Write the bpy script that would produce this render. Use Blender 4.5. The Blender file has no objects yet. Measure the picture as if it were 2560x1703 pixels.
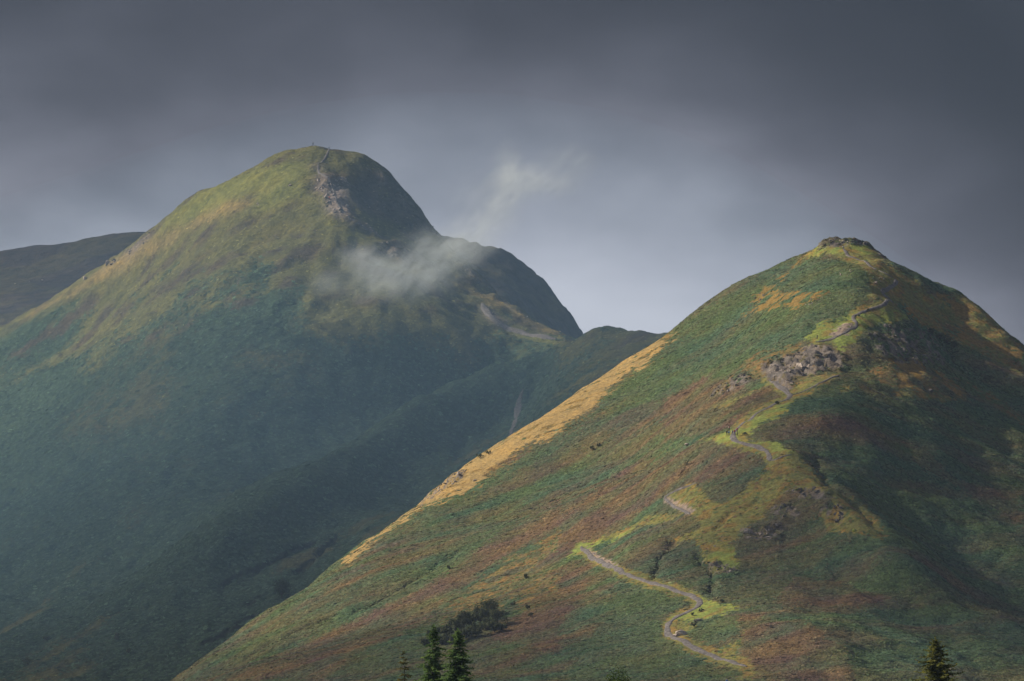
import bpy, bmesh, math, random
import numpy as np
from mathutils import Vector, Matrix

# ------------------------------------------------------------------ camera, sky, sun, exposure
SC = bpy.context.scene
COL = SC.collection
W0, H0 = 2560.0, 1703.0
FPX = 13670.0                       # focal length in photo pixels (about a 190 mm lens)
HOR = 2200.0                        # eye level lies below the frame
PITCH = math.atan((HOR - H0 / 2) / FPX)
cam_d = bpy.data.cameras.new('camera'); cam = bpy.data.objects.new('camera', cam_d); COL.objects.link(cam)
cam_d.sensor_width = 36.0; cam_d.lens = 36.0 * FPX / W0
cam_d.clip_start = 1.0; cam_d.clip_end = 60000.0
cam.location = (0, 0, 0); cam.rotation_euler = (math.pi / 2 + PITCH, 0, 0)
SC.camera = cam

SUN_AZ, SUN_EL = math.radians(76), math.radians(34)     # to the left of the view direction, above the horizon
sdir = Vector((-math.sin(SUN_AZ) * math.cos(SUN_EL), math.cos(SUN_AZ) * math.cos(SUN_EL), math.sin(SUN_EL)))
SUN_STRENGTH = 5.0
SC.view_settings.view_transform = 'Standard'; SC.view_settings.look = 'None'
SC.view_settings.exposure = 0.45; SC.view_settings.gamma = 1.0
SC.view_settings.use_curve_mapping = False
SC.cycles.use_denoising = True
SC.cycles.max_bounces = 6; SC.cycles.diffuse_bounces = 2; SC.cycles.glossy_bounces = 1
SC.cycles.transmission_bounces = 2; SC.cycles.volume_bounces = 2; SC.cycles.transparent_max_bounces = 6
SC.cycles.volume_step_rate = 0.35; SC.cycles.volume_max_steps = 256

def build_world():
    w = bpy.data.worlds.new('World'); SC.world = w; w.use_nodes = True
    nt = w.node_tree; nt.nodes.clear(); N = nt.nodes.new; L = nt.links.new
    out = N('ShaderNodeOutputWorld'); bg = N('ShaderNodeBackground'); L(bg.outputs[0], out.inputs[0])
    sky = N('ShaderNodeTexSky'); sky.sky_type = 'NISHITA'; sky.sun_disc = False
    sky.sun_elevation = SUN_EL; sky.sun_rotation = math.atan2(sdir.x, sdir.y) % (2 * math.pi)
    sc = N('ShaderNodeVectorMath'); sc.operation = 'SCALE'; sc.inputs['Scale'].default_value = 0.05
    L(sky.outputs[0], sc.inputs[0])
    tc = N('ShaderNodeTexCoord')
    sep = N('ShaderNodeSeparateXYZ'); L(tc.outputs['Generated'], sep.inputs[0])
    def noise(scale, detail, stretch, off):
        m = N('ShaderNodeMapping'); m.inputs['Scale'].default_value = (1, 1, stretch); m.inputs['Location'].default_value = (off, off * .7, off * .3)
        L(tc.outputs['Generated'], m.inputs[0])
        n = N('ShaderNodeTexNoise'); n.inputs['Scale'].default_value = scale; n.inputs['Detail'].default_value = detail
        n.inputs['Roughness'].default_value = .5
        L(m.outputs[0], n.inputs['Vector']); return n.outputs['Fac']
    def math_(op, a, b, clamp=False):
        n = N('ShaderNodeMath'); n.operation = op; n.use_clamp = clamp
        for i, v in enumerate((a, b)):
            if isinstance(v, (int, float)): n.inputs[i].default_value = v
            else: L(v, n.inputs[i])
        return n.outputs[0]
    n1 = math_('MULTIPLY', math_('SUBTRACT', noise(12, 3, 1.2, 3.1), .5), .045)
    n2 = math_('MULTIPLY', math_('SUBTRACT', noise(30, 4, 1.9, 1.7), .5), .024)
    # cloud base sags darker towards the right (positive x) and lifts towards the left of the view
    e = math_('ADD', math_('ADD', sep.outputs[2], n1), n2)
    xr = math_('MAXIMUM', sep.outputs[0], 0.0); xl = math_('MINIMUM', sep.outputs[0], 0.0)
    e = math_('ADD', e, math_('MINIMUM', math_('MULTIPLY', math_('MULTIPLY', xr, xr), 5.6), .05))
    e = math_('ADD', e, math_('MINIMUM', math_('MULTIPLY', math_('MULTIPLY', xl, xl), 1.3), .012))
    e = math_('SUBTRACT', e, .009)
    ramp = N('ShaderNodeValToRGB'); cr = ramp.color_ramp; cr.interpolation = 'B_SPLINE'
    stops = [(0.0, (.56, .575, .64)), (.092, (.54, .555, .62)), (.104, (.40, .413, .475)), (.120, (.195, .204, .243)), (.136, (.084, .087, .108)),
             (.152, (.040, .0405, .051)), (.168, (.018, .018, .023)), (.195, (.003, .003, .004)), (.26, (.04, .042, .052)), (.5, (.11, .118, .142)), (1.0, (.14, .15, .175))]
    while len(cr.elements) < len(stops): cr.elements.new(.5)
    for el, (p, c) in zip(cr.elements, stops): el.position = p; el.color = (*c, 1)
    L(e, ramp.inputs[0])
    mix = N('ShaderNodeMixRGB'); mix.inputs[0].default_value = .92
    L(sc.outputs[0], mix.inputs[1]); L(ramp.outputs[0], mix.inputs[2])
    L(mix.outputs[0], bg.inputs[0]); bg.inputs[1].default_value = 1.0
build_world()
sun_d = bpy.data.lights.new('sun', 'SUN'); sun_d.energy = SUN_STRENGTH; sun_d.angle = math.radians(.6); sun_d.color = (1.0, .87, .68)
sun = bpy.data.objects.new('sun', sun_d); COL.objects.link(sun)
sun.rotation_euler = sdir.to_track_quat('Z', 'Y').to_euler(); sun.location = sdir * 800

# ------------------------------------------------------------------ helpers
rng = np.random.default_rng(7); random.seed(7)
CP, SP = math.cos(PITCH), math.sin(PITCH)
def ray(px, py):
    u = (np.asarray(px, float) - W0 / 2) / FPX; v = (H0 / 2 - np.asarray(py, float)) / FPX
    return u, CP - v * SP, SP + v * CP
def P(px, py, d):                                   # a photo pixel at a horizontal distance d
    x, y, z = ray(px, py); return np.stack([x / y * d, np.zeros_like(x) + d, z / y * d], -1)
def proj(x, y, z):
    yc = y * CP + z * SP; zc = -y * SP + z * CP
    return W0 / 2 + FPX * x / yc, H0 / 2 - FPX * zc / yc

_perm = np.random.default_rng(11).permutation(4096)
_g = np.random.default_rng(12).uniform(0, 2 * np.pi, 4096); _gx, _gy = np.cos(_g), np.sin(_g)
def pnoise(x, y):
    xi = np.floor(x).astype(np.int64); yi = np.floor(y).astype(np.int64); xf = x - xi; yf = y - yi
    u = xf * xf * xf * (xf * (xf * 6 - 15) + 10); v = yf * yf * yf * (yf * (yf * 6 - 15) + 10)
    def g(ix, iy, dx, dy):
        h = _perm[(_perm[ix & 4095] + iy) & 4095]; return _gx[h] * dx + _gy[h] * dy
    a = g(xi, yi, xf, yf); b = g(xi + 1, yi, xf - 1, yf); c = g(xi, yi + 1, xf, yf - 1); d = g(xi + 1, yi + 1, xf - 1, yf - 1)
    return (a + u * (b - a)) * (1 - v) + (c + u * (d - c)) * v * 1.0
def fbm(x, y, s, oct=4, off=0.0, rough=.5):
    t = np.zeros_like(x, float); a = 1.0; f = 1.0 / s
    for i in range(oct):
        t += a * pnoise(x * f + off + i * 17.3, y * f - off * 1.3 + i * 9.1); a *= rough; f *= 2.03
    return t * 1.5
def ridged(x, y, s, oct=3, off=0.0):
    t = np.zeros_like(x, float); a = 1.0; f = 1.0 / s
    for i in range(oct):
        t += a * (1 - np.abs(pnoise(x * f + off + i * 7.7, y * f + off * .6 + i * 3.9)) * 2.2); a *= .5; f *= 2.1
    return t / 1.75
def sstep(a, b, x):
    t = np.clip((x - a) / (b - a), 0, 1); return t * t * (3 - 2 * t)

def tps_fit(pts, lam=0.0):
    pts = np.asarray(pts, float); c = pts[:, :2] / 100.0; n = len(c)
    r2 = ((c[:, None] - c[None]) ** 2).sum(-1); K = r2 * np.log(r2 + 1e-12) * .5 + lam * np.eye(n)
    A = np.zeros((n + 3, n + 3)); A[:n, :n] = K; A[:n, n] = 1; A[:n, n + 1:] = c; A[n, :n] = 1; A[n + 1:, :n] = c.T
    return c, np.linalg.solve(A, np.concatenate([pts[:, 2], np.zeros(3)]))
def tps_eval(m, x, y):
    c, w = m; xs = x.ravel() / 100; ys = y.ravel() / 100; o = np.empty(xs.shape)
    for i in range(0, len(xs), 20000):
        a = xs[i:i + 20000]; b = ys[i:i + 20000]
        r2 = (a[:, None] - c[None, :, 0]) ** 2 + (b[:, None] - c[None, :, 1]) ** 2
        o[i:i + 20000] = (r2 * np.log(r2 + 1e-12) * .5) @ w[:-3] + w[-3] + w[-2] * a + w[-1] * b
    return o.reshape(x.shape)

class HF:                                            # a height field on a regular grid
    def __init__(s, x0, x1, y0, y1, step):
        s.x0, s.y0, s.st = x0, y0, step
        s.xs = np.arange(x0, x1 + step / 2, step); s.ys = np.arange(y0, y1 + step / 2, step)
        s.X, s.Y = np.meshgrid(s.xs, s.ys); s.Z = np.zeros_like(s.X)
    def z(s, x, y):
        x = np.asarray(x, float); y = np.asarray(y, float)
        i = np.clip((x - s.x0) / s.st, 0, len(s.xs) - 1.001); j = np.clip((y - s.y0) / s.st, 0, len(s.ys) - 1.001)
        ii = i.astype(int); jj = j.astype(int); fx = i - ii; fy = j - jj; Z = s.Z
        return (Z[jj, ii] * (1 - fx) + Z[jj, ii + 1] * fx) * (1 - fy) + (Z[jj + 1, ii] * (1 - fx) + Z[jj + 1, ii + 1] * fx) * fy
    def hit(s, px, py):                              # first point of the surface on the sight line of a photo pixel
        rx, ry, rz = ray(px, py); ds = np.arange(s.y0 + 2, s.ys[-1] - 2, s.st * .5)
        x = rx / ry * ds; z = rz / ry * ds; ok = np.nonzero(s.z(x, ds) >= z)[0]
        if len(ok) == 0 or ok[0] == 0:
            k = np.argmin(z - s.z(x, ds))
        else: k = ok[0]
        return Vector((float(x[k]), float(ds[k]), float(s.z(x[k], ds[k]))))
    def crest(s, px):                                # the skyline point of the surface above a photo column
        ds = np.arange(s.y0 + 2, s.ys[-1] - 2, s.st * .5); x = ray(px, 800.)[0] / ray(px, 800.)[1] * ds; z = s.z(x, ds); k = np.argmax(z / ds)
        return Vector((float(x[k]), float(ds[k]), float(z[k])))
    def normal(s, x, y, e=1.5):
        return Vector((float(s.z(x - e, y) - s.z(x + e, y)), float(s.z(x, y - e) - s.z(x, y + e)), 2 * e)).normalized()
    def mesh(s, name, mat, colors=None):
        ny, nx = s.X.shape; co = np.stack([s.X, s.Y, s.Z], -1).reshape(-1, 3)
        idx = np.arange(nx * ny).reshape(ny, nx)
        q = np.stack([idx[:-1, :-1], idx[:-1, 1:], idx[1:, 1:], idx[1:, :-1]], -1).reshape(-1, 4)
        me = bpy.data.meshes.new(name); me.vertices.add(len(co)); me.vertices.foreach_set('co', co.astype(np.float32).ravel())
        me.loops.add(q.size); me.loops.foreach_set('vertex_index', q.astype(np.int32).ravel())
        me.polygons.add(len(q)); me.polygons.foreach_set('loop_start', (np.arange(len(q)) * 4).astype(np.int32))
        me.polygons.foreach_set('use_smooth', np.ones(len(q), bool))
        me.update(calc_edges=True)
        if colors is not None:
            at = me.attributes.new('veg', 'FLOAT_COLOR', 'POINT')
            c4 = np.concatenate([colors.reshape(-1, 3), np.ones((len(co), 1))], 1); at.data.foreach_set('color', c4.astype(np.float32).ravel())
        me.materials.append(mat); o = bpy.data.objects.new(name, me); COL.objects.link(o); return o

def inpoly(px, py, poly):
    r = np.zeros(px.shape, bool); n = len(poly)
    for i in range(n):
        x1, y1 = poly[i]; x2, y2 = poly[(i + 1) % n]
        if y1 == y2: continue
        r ^= ((y1 > py) != (y2 > py)) & (px < (x2 - x1) * (py - y1) / (y2 - y1) + x1)
    return r
def polydist(px, py, line):
    d = np.full(px.shape, 1e9)
    for (x1, y1), (x2, y2) in zip(line[:-1], line[1:]):
        dx, dy = x2 - x1, y2 - y1; t = np.clip(((px - x1) * dx + (py - y1) * dy) / (dx * dx + dy * dy + 1e-9), 0, 1)
        d = np.minimum(d, np.hypot(px - x1 - t * dx, py - y1 - t * dy))
    return d
def setp(o, label=None, cat=None, group=None, kind=None):
    if label: o['label'] = label
    if cat: o['category'] = cat
    if group: o['group'] = group
    if kind: o['kind'] = kind
    return o
def from_np(name, co, faces, mat, parent=None, smooth=False, link=True):
    me = bpy.data.meshes.new(name); me.from_pydata([tuple(map(float, c)) for c in co], [], [tuple(map(int, f)) for f in faces])
    if smooth: me.polygons.foreach_set('use_smooth', np.ones(len(me.polygons), bool))
    me.materials.append(mat); o = bpy.data.objects.new(name, me)
    if link: COL.objects.link(o)
    if parent: o.parent = parent
    return o
def empty(name, loc=(0, 0, 0), rz=0):
    o = bpy.data.objects.new(name, None); COL.objects.link(o); o.location = loc; o.rotation_euler = (0, 0, rz); o.empty_display_size = .3; return o

# ------------------------------------------------------------------ materials
def newmat(name):
    m = bpy.data.materials.new(name); m.use_nodes = True; nt = m.node_tree; nt.nodes.clear()
    o = nt.nodes.new('ShaderNodeOutputMaterial'); b = nt.nodes.new('ShaderNodeBsdfPrincipled'); nt.links.new(b.outputs[0], o.inputs[0])
    b.inputs['Roughness'].default_value = .9; b.inputs['Specular IOR Level'].default_value = .15
    return m, nt, b, o
def noise_node(nt, scale, detail=4, vec=None, rough=.55):
    n = nt.nodes.new('ShaderNodeTexNoise'); n.inputs['Scale'].default_value = scale; n.inputs['Detail'].default_value = detail; n.inputs['Roughness'].default_value = rough
    if vec: nt.links.new(vec, n.inputs['Vector'])
    return n.outputs['Fac']
def ramp_node(nt, fac, stops):
    r = nt.nodes.new('ShaderNodeValToRGB'); cr = r.color_ramp
    while len(cr.elements) < len(stops): cr.elements.new(.5)
    for e, (p, c) in zip(cr.elements, stops): e.position = p; e.color = (*c, 1)
    nt.links.new(fac, r.inputs[0]); return r.outputs[0]
def mulcol(nt, a, b):
    m = nt.nodes.new('ShaderNodeMixRGB'); m.blend_type = 'MULTIPLY'; m.inputs[0].default_value = 1
    nt.links.new(a, m.inputs[1]); nt.links.new(b, m.inputs[2]); return m.outputs[0]

def hill_mat(name, s1, s2, bump_d, lo=.55, hi=1.5):
    m, nt, b, o = newmat(name)
    a = nt.nodes.new('ShaderNodeAttribute'); a.attribute_name = 'veg'
    geo = nt.nodes.new('ShaderNodeNewGeometry')
    f1 = noise_node(nt, s1, 5, geo.outputs['Position'], .65); f2 = noise_node(nt, s2, 4, geo.outputs['Position'])
    c = mulcol(nt, a.outputs['Color'], ramp_node(nt, f1, [(.3, (lo, lo, lo * .98)), (.5, (1, 1, 1)), (.7, (hi, hi * .98, hi * .88))]))
    c = mulcol(nt, c, ramp_node(nt, f2, [(.3, (.8, .85, .9)), (.5, (1, 1, 1)), (.7, (1.22, 1.12, .95))]))
    nt.links.new(c, b.inputs['Base Color'])
    bp = nt.nodes.new('ShaderNodeBump'); bp.inputs['Strength'].default_value = .8; bp.inputs['Distance'].default_value = bump_d
    nt.links.new(f1, bp.inputs['Height']); nt.links.new(bp.outputs[0], b.inputs['Normal'])
    b.inputs['Roughness'].default_value = 1.0; b.inputs['Specular IOR Level'].default_value = .05
    return m
def simple_mat(name, col, scale=2.0, lo=.6, hi=1.4, rough=.9, bump=0.0):
    m, nt, b, o = newmat(name)
    geo = nt.nodes.new('ShaderNodeNewGeometry'); f = noise_node(nt, scale, 5, geo.outputs['Position'], .65)
    rgb = tuple(col)
    c = ramp_node(nt, f, [(.3, tuple(x * lo for x in rgb)), (.5, rgb), (.7, tuple(x * hi for x in rgb))])
    nt.links.new(c, b.inputs['Base Color']); b.inputs['Roughness'].default_value = rough
    if bump:
        bp = nt.nodes.new('ShaderNodeBump'); bp.inputs['Distance'].default_value = bump; bp.inputs['Strength'].default_value = .9
        nt.links.new(f, bp.inputs['Height']); nt.links.new(bp.outputs[0], b.inputs['Normal'])
    return m
def leaf_mat(name, col, tint=False, trans=.25):
    m, nt, b, o = newmat(name); nt.nodes.remove(b)
    d = nt.nodes.new('ShaderNodeBsdfDiffuse'); t = nt.nodes.new('ShaderNodeBsdfTranslucent'); mx = nt.nodes.new('ShaderNodeMixShader'); mx.inputs[0].default_value = trans
    if tint:
        a = nt.nodes.new('ShaderNodeAttribute'); a.attribute_type = 'INSTANCER'; a.attribute_name = 'tint'; c = a.outputs['Color']
    else:
        geo = nt.nodes.new('ShaderNodeNewGeometry'); f = noise_node(nt, 1.7, 3, geo.outputs['Position'])
        c = ramp_node(nt, f, [(.3, tuple(x * .6 for x in col)), (.5, col), (.7, (col[0] * 1.7, col[1] * 1.45, col[2] * 1.1))])
    for n in (d, t): nt.links.new(c, n.inputs['Color'])
    nt.links.new(d.outputs[0], mx.inputs[1]); nt.links.new(t.outputs[0], mx.inputs[2]); nt.links.new(mx.outputs[0], o.inputs[0])
    return m
M_HILL = hill_mat('hill_vegetation', .9, .12, .5)
M_FELL = hill_mat('fell_vegetation', .42, .06, 1.3)
M_FAR = hill_mat('far_fell_vegetation', .12, .03, 4.0)
M_ROCK = simple_mat('weathered_rock', (.29, .25, .23), 1.1, .4, 1.6, .85, .25)
M_PALE = simple_mat('pale_rock', (.40, .34, .31), 1.3, .5, 1.4, .85, .2)
M_DARKROCK = simple_mat('darker_rock', (.12, .11, .105), .9, .5, 1.5, .9, .25)  # darker rock tone for crags, outcrops and a boulder
M_PATH = simple_mat('trodden_gravel', (.135, .125, .128), .9, .5, 1.6, .95, .08)
M_BARK = simple_mat('bark', (.06, .045, .035), 3, .6, 1.4)
M_GROUND = simple_mat('meadow', (.07, .10, .03), .05, .7, 1.3)
M_BRACKEN = leaf_mat('bracken_frond', None, True, .3)
M_FIR = leaf_mat('fir_needle', (.115, .195, .07), False, .4)
M_FIR_WARM = leaf_mat('fir_needle_olive', (.15, .165, .05), False, .35)
M_LARCH = leaf_mat('thin_larch_needle', (.12, .12, .045), False, .2)
M_GORSE = leaf_mat('gorse_leaf', (.105, .125, .07), False, .1)
M_LEAF = leaf_mat('broadleaf', (.045, .065, .03), False, .25)
M_LIME = leaf_mat('green_broadleaf', (.05, .085, .015), False, .25)  # the treetop's own bright green

# ------------------------------------------------------------------ near hill: height field
def crest_behind(pts, back, drop):
    return [(p[0] * (1 + back / p[1]), p[1] + back, p[2] - drop) for p in pts]
SKY_D = [(1672,833,2045),(1756,763,2055),(1844,707,2058),(1928,671,2058),(2001,642,2055),(2047,614,2052),(2079,599,2050),(2138,600,2052),(2182,621,2050),
         (2246,665,2046),(2322,703,2040),(2418,744,2028),(2490,805,2018),(2560,865,2008),(2700,985,1992)]
OUT_T = [(1538,913,2035),(1420,990,2020),(1305,1066,2005),(1221,1124,1990),(1131,1183,1972),(1062,1245,1955),(997,1298,1938),(921,1352,1920),(829,1412,1900),(745,1467,1880),(653,1537,1855),(577,1590,1830),(490,1652,1790)]
OUT_D = [(x, y + k, d) for (x, y, d), k in zip(OUT_T, (9, 12, 20, 22, 12, 16, 10, 8, 16, 30, 56, 22, 6))]
IN_D = [(2108,626,2040),(2154,652,2015),(2246,702,1992),(2202,734,1968),(2234,755,1955),(2138,786,1940),(2142,811,1925),(2066,853,1905),(1936,962,1862),(1970,985,1850),
 (1890,1035,1822),(1832,1080,1800),(1859,1111,1785),(1928,1140,1768),(1880,1250,1735),(1850,1340,1705),(1775,1460,1660),(1752,1509,1640),(1670,1570,1612),(1778,1641,1575),(1860,1700,1540),
 (1512,1150,1900),(1512,1400,1730),(1503,1600,1610),(1503,1703,1550),(1254,1300,1860),(1254,1500,1720),(1254,1703,1570),(1000,1506,1776),(1000,1703,1600),(745,1618,1755),(745,1703,1640),
 (500,1703,1690),(1800,850,1985),(1700,950,1950),(1900,760,2005),(1950,700,2030),(1750,1050,1855),(1650,1150,1848),(1600,1300,1770),(1400,1250,1850),(1700,1300,1735),
 (2300,760,1998),(2290,796,1976),(2250,790,1966),(2270,806,1960),(2200,806,1938),(2180,800,1936),(2230,870,1912),(2330,905,1922),(2400,800,2000),(2480,900,1966),(2400,950,1932),(2540,1000,1938),(2300,1000,1874),(2180,950,1876),(2450,1100,1868),(2560,1150,1868),
 (2100,1050,1805),(2050,960,1848),(2200,1150,1790),(2350,1200,1800),(2500,1300,1782),(2560,1400,1740),
 (1985,1165,1752),(2080,1215,1730),(2190,1300,1698),(2240,1390,1664),(2200,1225,1762),(2300,1330,1748),(2400,1420,1722),(2120,1155,1778),
 (2050,1330,1700),(2150,1450,1662),(2300,1500,1645),(2450,1520,1675),(2560,1550,1660),(2000,1480,1648),(1930,1580,1583),(2050,1600,1578),(2250,1650,1570),(2560,1703,1575),(2400,1703,1562),(2100,1703,1545)]
def world_pts(l): a = np.array(l, float); return [tuple(v) for v in P(a[:, 0], a[:, 1], a[:, 2])]
skyw, outw = world_pts(SKY_D), world_pts(OUT_D)
ptsD = skyw + outw + world_pts(IN_D) + crest_behind(skyw, 40, 14) + crest_behind(skyw, 110, 70) + crest_behind(outw, 45, 12) + crest_behind(outw[::2], 150, 62)
ptsD += [(-110, 1690, 52), (-150, 1750, 42), (-190, 1900, 30), (-90, 1400, 30), (0, 1400, 28), (100, 1400, 30), (180, 1420, 34), (0, 1250, 6), (-150, 1250, 4), (160, 1250, 6), (240, 1650, 78), (250, 1850, 135), (260, 2080, 140), (240, 2200, 110), (180, 2280, 100)]
D = HF(-200, 240, 1250, 2330, 1.0)
D.Z = tps_eval(tps_fit(ptsD, .002), D.X, D.Y)

# zones traced from the photograph in its pixels (2560 wide): what grows where
def z3(l): return [(1660 + x * .3827, 560 + y * .3827) for x, y in l]
def z5(l): return [(1300 + x * .3827, 1103 + y * .3827) for x, y in l]
def z6(l): return [(1660 + x * .3827, 1103 + y * .3827) for x, y in l]
def z7(l): return [(500 + x * .3827, 1103 + y * .3827) for x, y in l]
def z2(l): return [(640 + x * .3827, 340 + y * .3827) for x, y in l]
def z1(l): return [(x * .3827, 320 + y * .3827) for x, y in l]
def z4(l): return [(1060 + x * .3827, 760 + y * .3827) for x, y in l]

PATH_TOP = z3([(1171,165),(1190,190),(1220,222),(1290,240),(1350,280),(1420,320),(1490,350),(1530,370),(1515,400),(1440,430),(1415,455),(1460,485),(1500,510),(1450,535),(1330,565),(1250,590),(1235,620),(1262,655),(1220,690),(1150,735),(1060,765),(990,775)])
PATH_MID = z3([(690,1020),(740,1060),(800,1090),(832,1120),(770,1160),(700,1195),(600,1240),(520,1300),(455,1360),(450,1420),(520,1440),(620,1455),(665,1480),(690,1510),(695,1550)])
PATH_FORK = z3([(832,1120),(900,1100),(940,1085),(1030,1040),(1140,990)])
PATH_LOW = z5([(400,690),(450,740),(530,790),(640,840),(760,895),(900,940),(1040,985),(1130,1015),(1185,1060),(1140,1100),(1050,1135),(970,1190),(955,1240),(1020,1290),(1130,1350),(1250,1405),(1380,1440),(1480,1475)])
PATH_BIT = z5([(1150,275),(1000,330),(930,370),(1000,420),(1110,480)])
PATH_PATCH = z5([(1625,120),(1660,140),(1700,110),(1770,90)])

GOLD = [[(1690,822),(1538,905),(1420,982),(1305,1058),(1221,1116),(1131,1175),(1058,1236),(997,1290),(921,1344),(850,1400),(856,1412),(883,1405),(921,1367),(997,1310),(1060,1268),(1083,1261),(1137,1238),(1175,1227),(1213,1192),(1259,1162),(1305,1127),(1343,1104),(1397,1078),(1466,1036),(1512,990),(1538,955),(1603,917),(1668,860)],
        z3([(965,178),(880,235),(700,385),(600,465),(540,535),(600,515),(720,440),(800,350),(900,250),(1000,190)]),
        z3([(720,440),(870,435),(1090,450),(1010,490),(940,515),(880,560),(800,600),(830,540),(700,560),(560,590),(410,700),(480,640),(600,530)]),
        z3([(0,720),(40,700),(30,790),(0,800)])]
GRASS_BRIGHT = [z3([(1020,640),(1220,600),(1330,560),(1530,555),(1640,630),(1420,640),(1330,700),(1230,790),(1160,850),(1100,770),(900,765),(960,700)]),
        z3([(200,1410),(420,1360),(500,1320),(640,1240),(720,1190),(830,1170),(800,1240),(650,1300),(530,1390),(560,1420),(740,1430),(850,1490),(840,1520),(760,1500),(640,1440),(450,1440),(340,1425)]),
        z5([(1180,1010),(1260,1030),(1340,1075),(1540,1075),(1350,1110),(1390,1130),(1240,1165),(1160,1180),(1010,1180),(960,1160),(1140,1080)]),
        z5([(280,790),(340,700),(420,660),(560,640),(760,570),(640,640),(470,690),(520,740),(440,700),(400,730)]),
        z5([(1290,700),(1390,690),(1450,780),(1440,840),(1290,820),(1210,770)]),
        z3([(1010,150),(1090,130),(1180,165),(1190,195),(1060,195),(920,225)]), z3([(1210,140),(1320,140),(1400,190),(1300,210),(1240,200)])]
GRASS = [z3([(1330,480),(1330,330),(1220,250),(1060,205),(890,235),(980,160),(1100,100),(1370,150),(1450,230),(1600,330),(1740,450),(1900,560),(2000,680),(1860,650),(1700,600),(1530,500)]),
        z5([(1570,60),(1790,70),(1900,150),(1990,260),(2100,420),(1950,330),(1750,330),(1640,430),(1600,500),(1460,590),(1380,690),(1440,780),(1440,850),(1330,870),(1230,840),(1180,760),(1130,640),(980,680),(890,750),(1000,640),(1180,560),(1130,480),(1010,440),(950,370),(1130,270),(1300,420),(1480,300),(1600,170)]),
        z5([(300,730),(420,660),(700,560),(900,470),(1080,470),(1010,520),(820,560),(600,640),(460,700),(520,760),(620,780),(780,880),(700,860),(560,800)]),
        z5([(990,1180),(1170,1185),(1100,1260),(1110,1290),(1230,1330),(1350,1330),(1480,1240),(1420,1400),(1530,1460),(1530,1568),(1400,1568),(1480,1490),(1300,1420),(1120,1330),(1000,1270)]),
        z6([(1080,290),(1150,330),(1330,430),(1460,560),(1430,640),(1200,600),(1080,600),(1000,500),(1100,420)]),
        z3([(830,1180),(1000,1080),(1180,980),(1000,980),(830,1060)]), z3([(1130,1060),(1230,1050),(1230,1100),(1150,1100)]),
        z3([(1440,1080),(1700,1100),(1960,1140),(1820,1160),(1500,1130)]), z3([(300,1200),(480,1120),(700,1040),(560,1120),(400,1210)])]
OLIVE = [z3([(1530,500),(1740,450),(2000,480),(2352,800),(2352,1010),(2150,900),(1900,760),(1740,680),(1640,630)]),
         z3([(1290,960),(1440,870),(1640,880),(1860,1000),(2000,1110),(1960,1180),(1700,1100),(1440,1050)]),
         z3([(600,830),(850,780),(1100,780),(1190,860),(1180,980),(900,1050),(800,1090),(680,1010),(560,1010),(300,1140),(450,960)]),
         z7([(1450,1210),(1700,1010),(1950,800),(2352,560),(2352,700),(2150,850),(2000,1000),(1960,1130),(1850,1090),(1640,1190)]),
         z7([(2000,1000),(2352,800),(2352,980),(2100,1130)]), z3([(1900,1000),(2050,1100),(2352,1330),(2352,1280),(2150,1110)])]
GREEN = [z4([(1600,190),(2352,-300),(2352,260),(1900,480),(1500,640),(1150,720),(700,1040),(300,1300),(0,1420),(-300,1560),(0,1330),(400,1150),(740,920),(1100,720),(1300,520)]),
         z3([(0,720),(700,290),(900,225),(1000,220),(1220,260),(1340,340),(1340,440),(1300,560),(1010,640),(930,760),(600,830),(300,980),(0,1120)]),
         z3([(800,1190),(1000,1060),(1250,1020),(1330,1130),(1200,1250),(900,1250)]), z5([(950,1150),(1180,1160),(1450,1150),(1450,1270),(1250,1320),(1090,1280)]),
         z5([(640,880),(1100,1040),(900,1160),(930,1260),(1100,1350),(1350,1440),(1200,1568),(300,1568),(420,1300),(600,1130)])]
RUSSET = [z3([(0,1120),(300,1000),(560,1080),(700,1060),(780,1130),(600,1230),(450,1330),(0,1420)]),
          z4([(700,1560),(1300,1080),(1900,880),(2200,1000),(2000,1120),(1700,1200),(1500,1300),(1200,1450),(900,1568)]),
          z7([(200,1568),(700,1290),(1300,1050),(1600,880),(2000,560),(2352,380),(2352,520),(1950,780),(1650,1010),(1400,1220),(1000,1400),(800,1568)]),
          z7([(1850,1280),(2100,1130),(2352,1000),(2352,1400),(2100,1330)]), z5([(0,1000),(300,830),(500,790),(420,1000),(250,1230),(0,1300)]),
          z6([(1550,0),(1750,60),(1900,250),(2200,330),(2352,420),(2352,560),(1900,300),(1700,200)]), z6([(850,880),(1200,930),(1500,1030),(1250,1080),(700,1080)]), z6([(500,1130),(900,1180),(1200,1350),(1250,1568),(600,1560),(480,1330)])]
ROCKY = [z3([(640,910),(860,840),(960,790),(1060,790),(1170,850),(1170,940),(1030,950),(960,990),(880,1000),(800,1080),(700,1030),(660,980)]),
         z3([(290,1140),(400,1020),(560,970),(570,1030),(400,1110)]), z3([(1330,730),(1480,640),(1740,690),(1840,800),(1840,930),(1500,900),(1400,830)]),
         z6([(690,440),(830,410),(900,480),(840,510),(700,480)]), z6([(810,330),(950,300),(1080,350),(1050,390),(880,370)]), z6([(500,580),(640,550),(760,540),(760,640),(650,660),(540,640)]), z6([(1020,430),(1160,420),(1170,550),(1100,520)]),
         z7([(1440,410),(1500,340),(1640,220),(1740,180),(1740,230),(1630,300),(1560,350),(1480,400)]),
         z3([(1000,150),(1095,98),(1250,100),(1330,120),(1450,215),(1440,240),(1370,165),(1250,130),(1130,150)]), z5([(1180,780),(1300,790),(1440,840),(1400,880),(1250,860)])]
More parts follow.
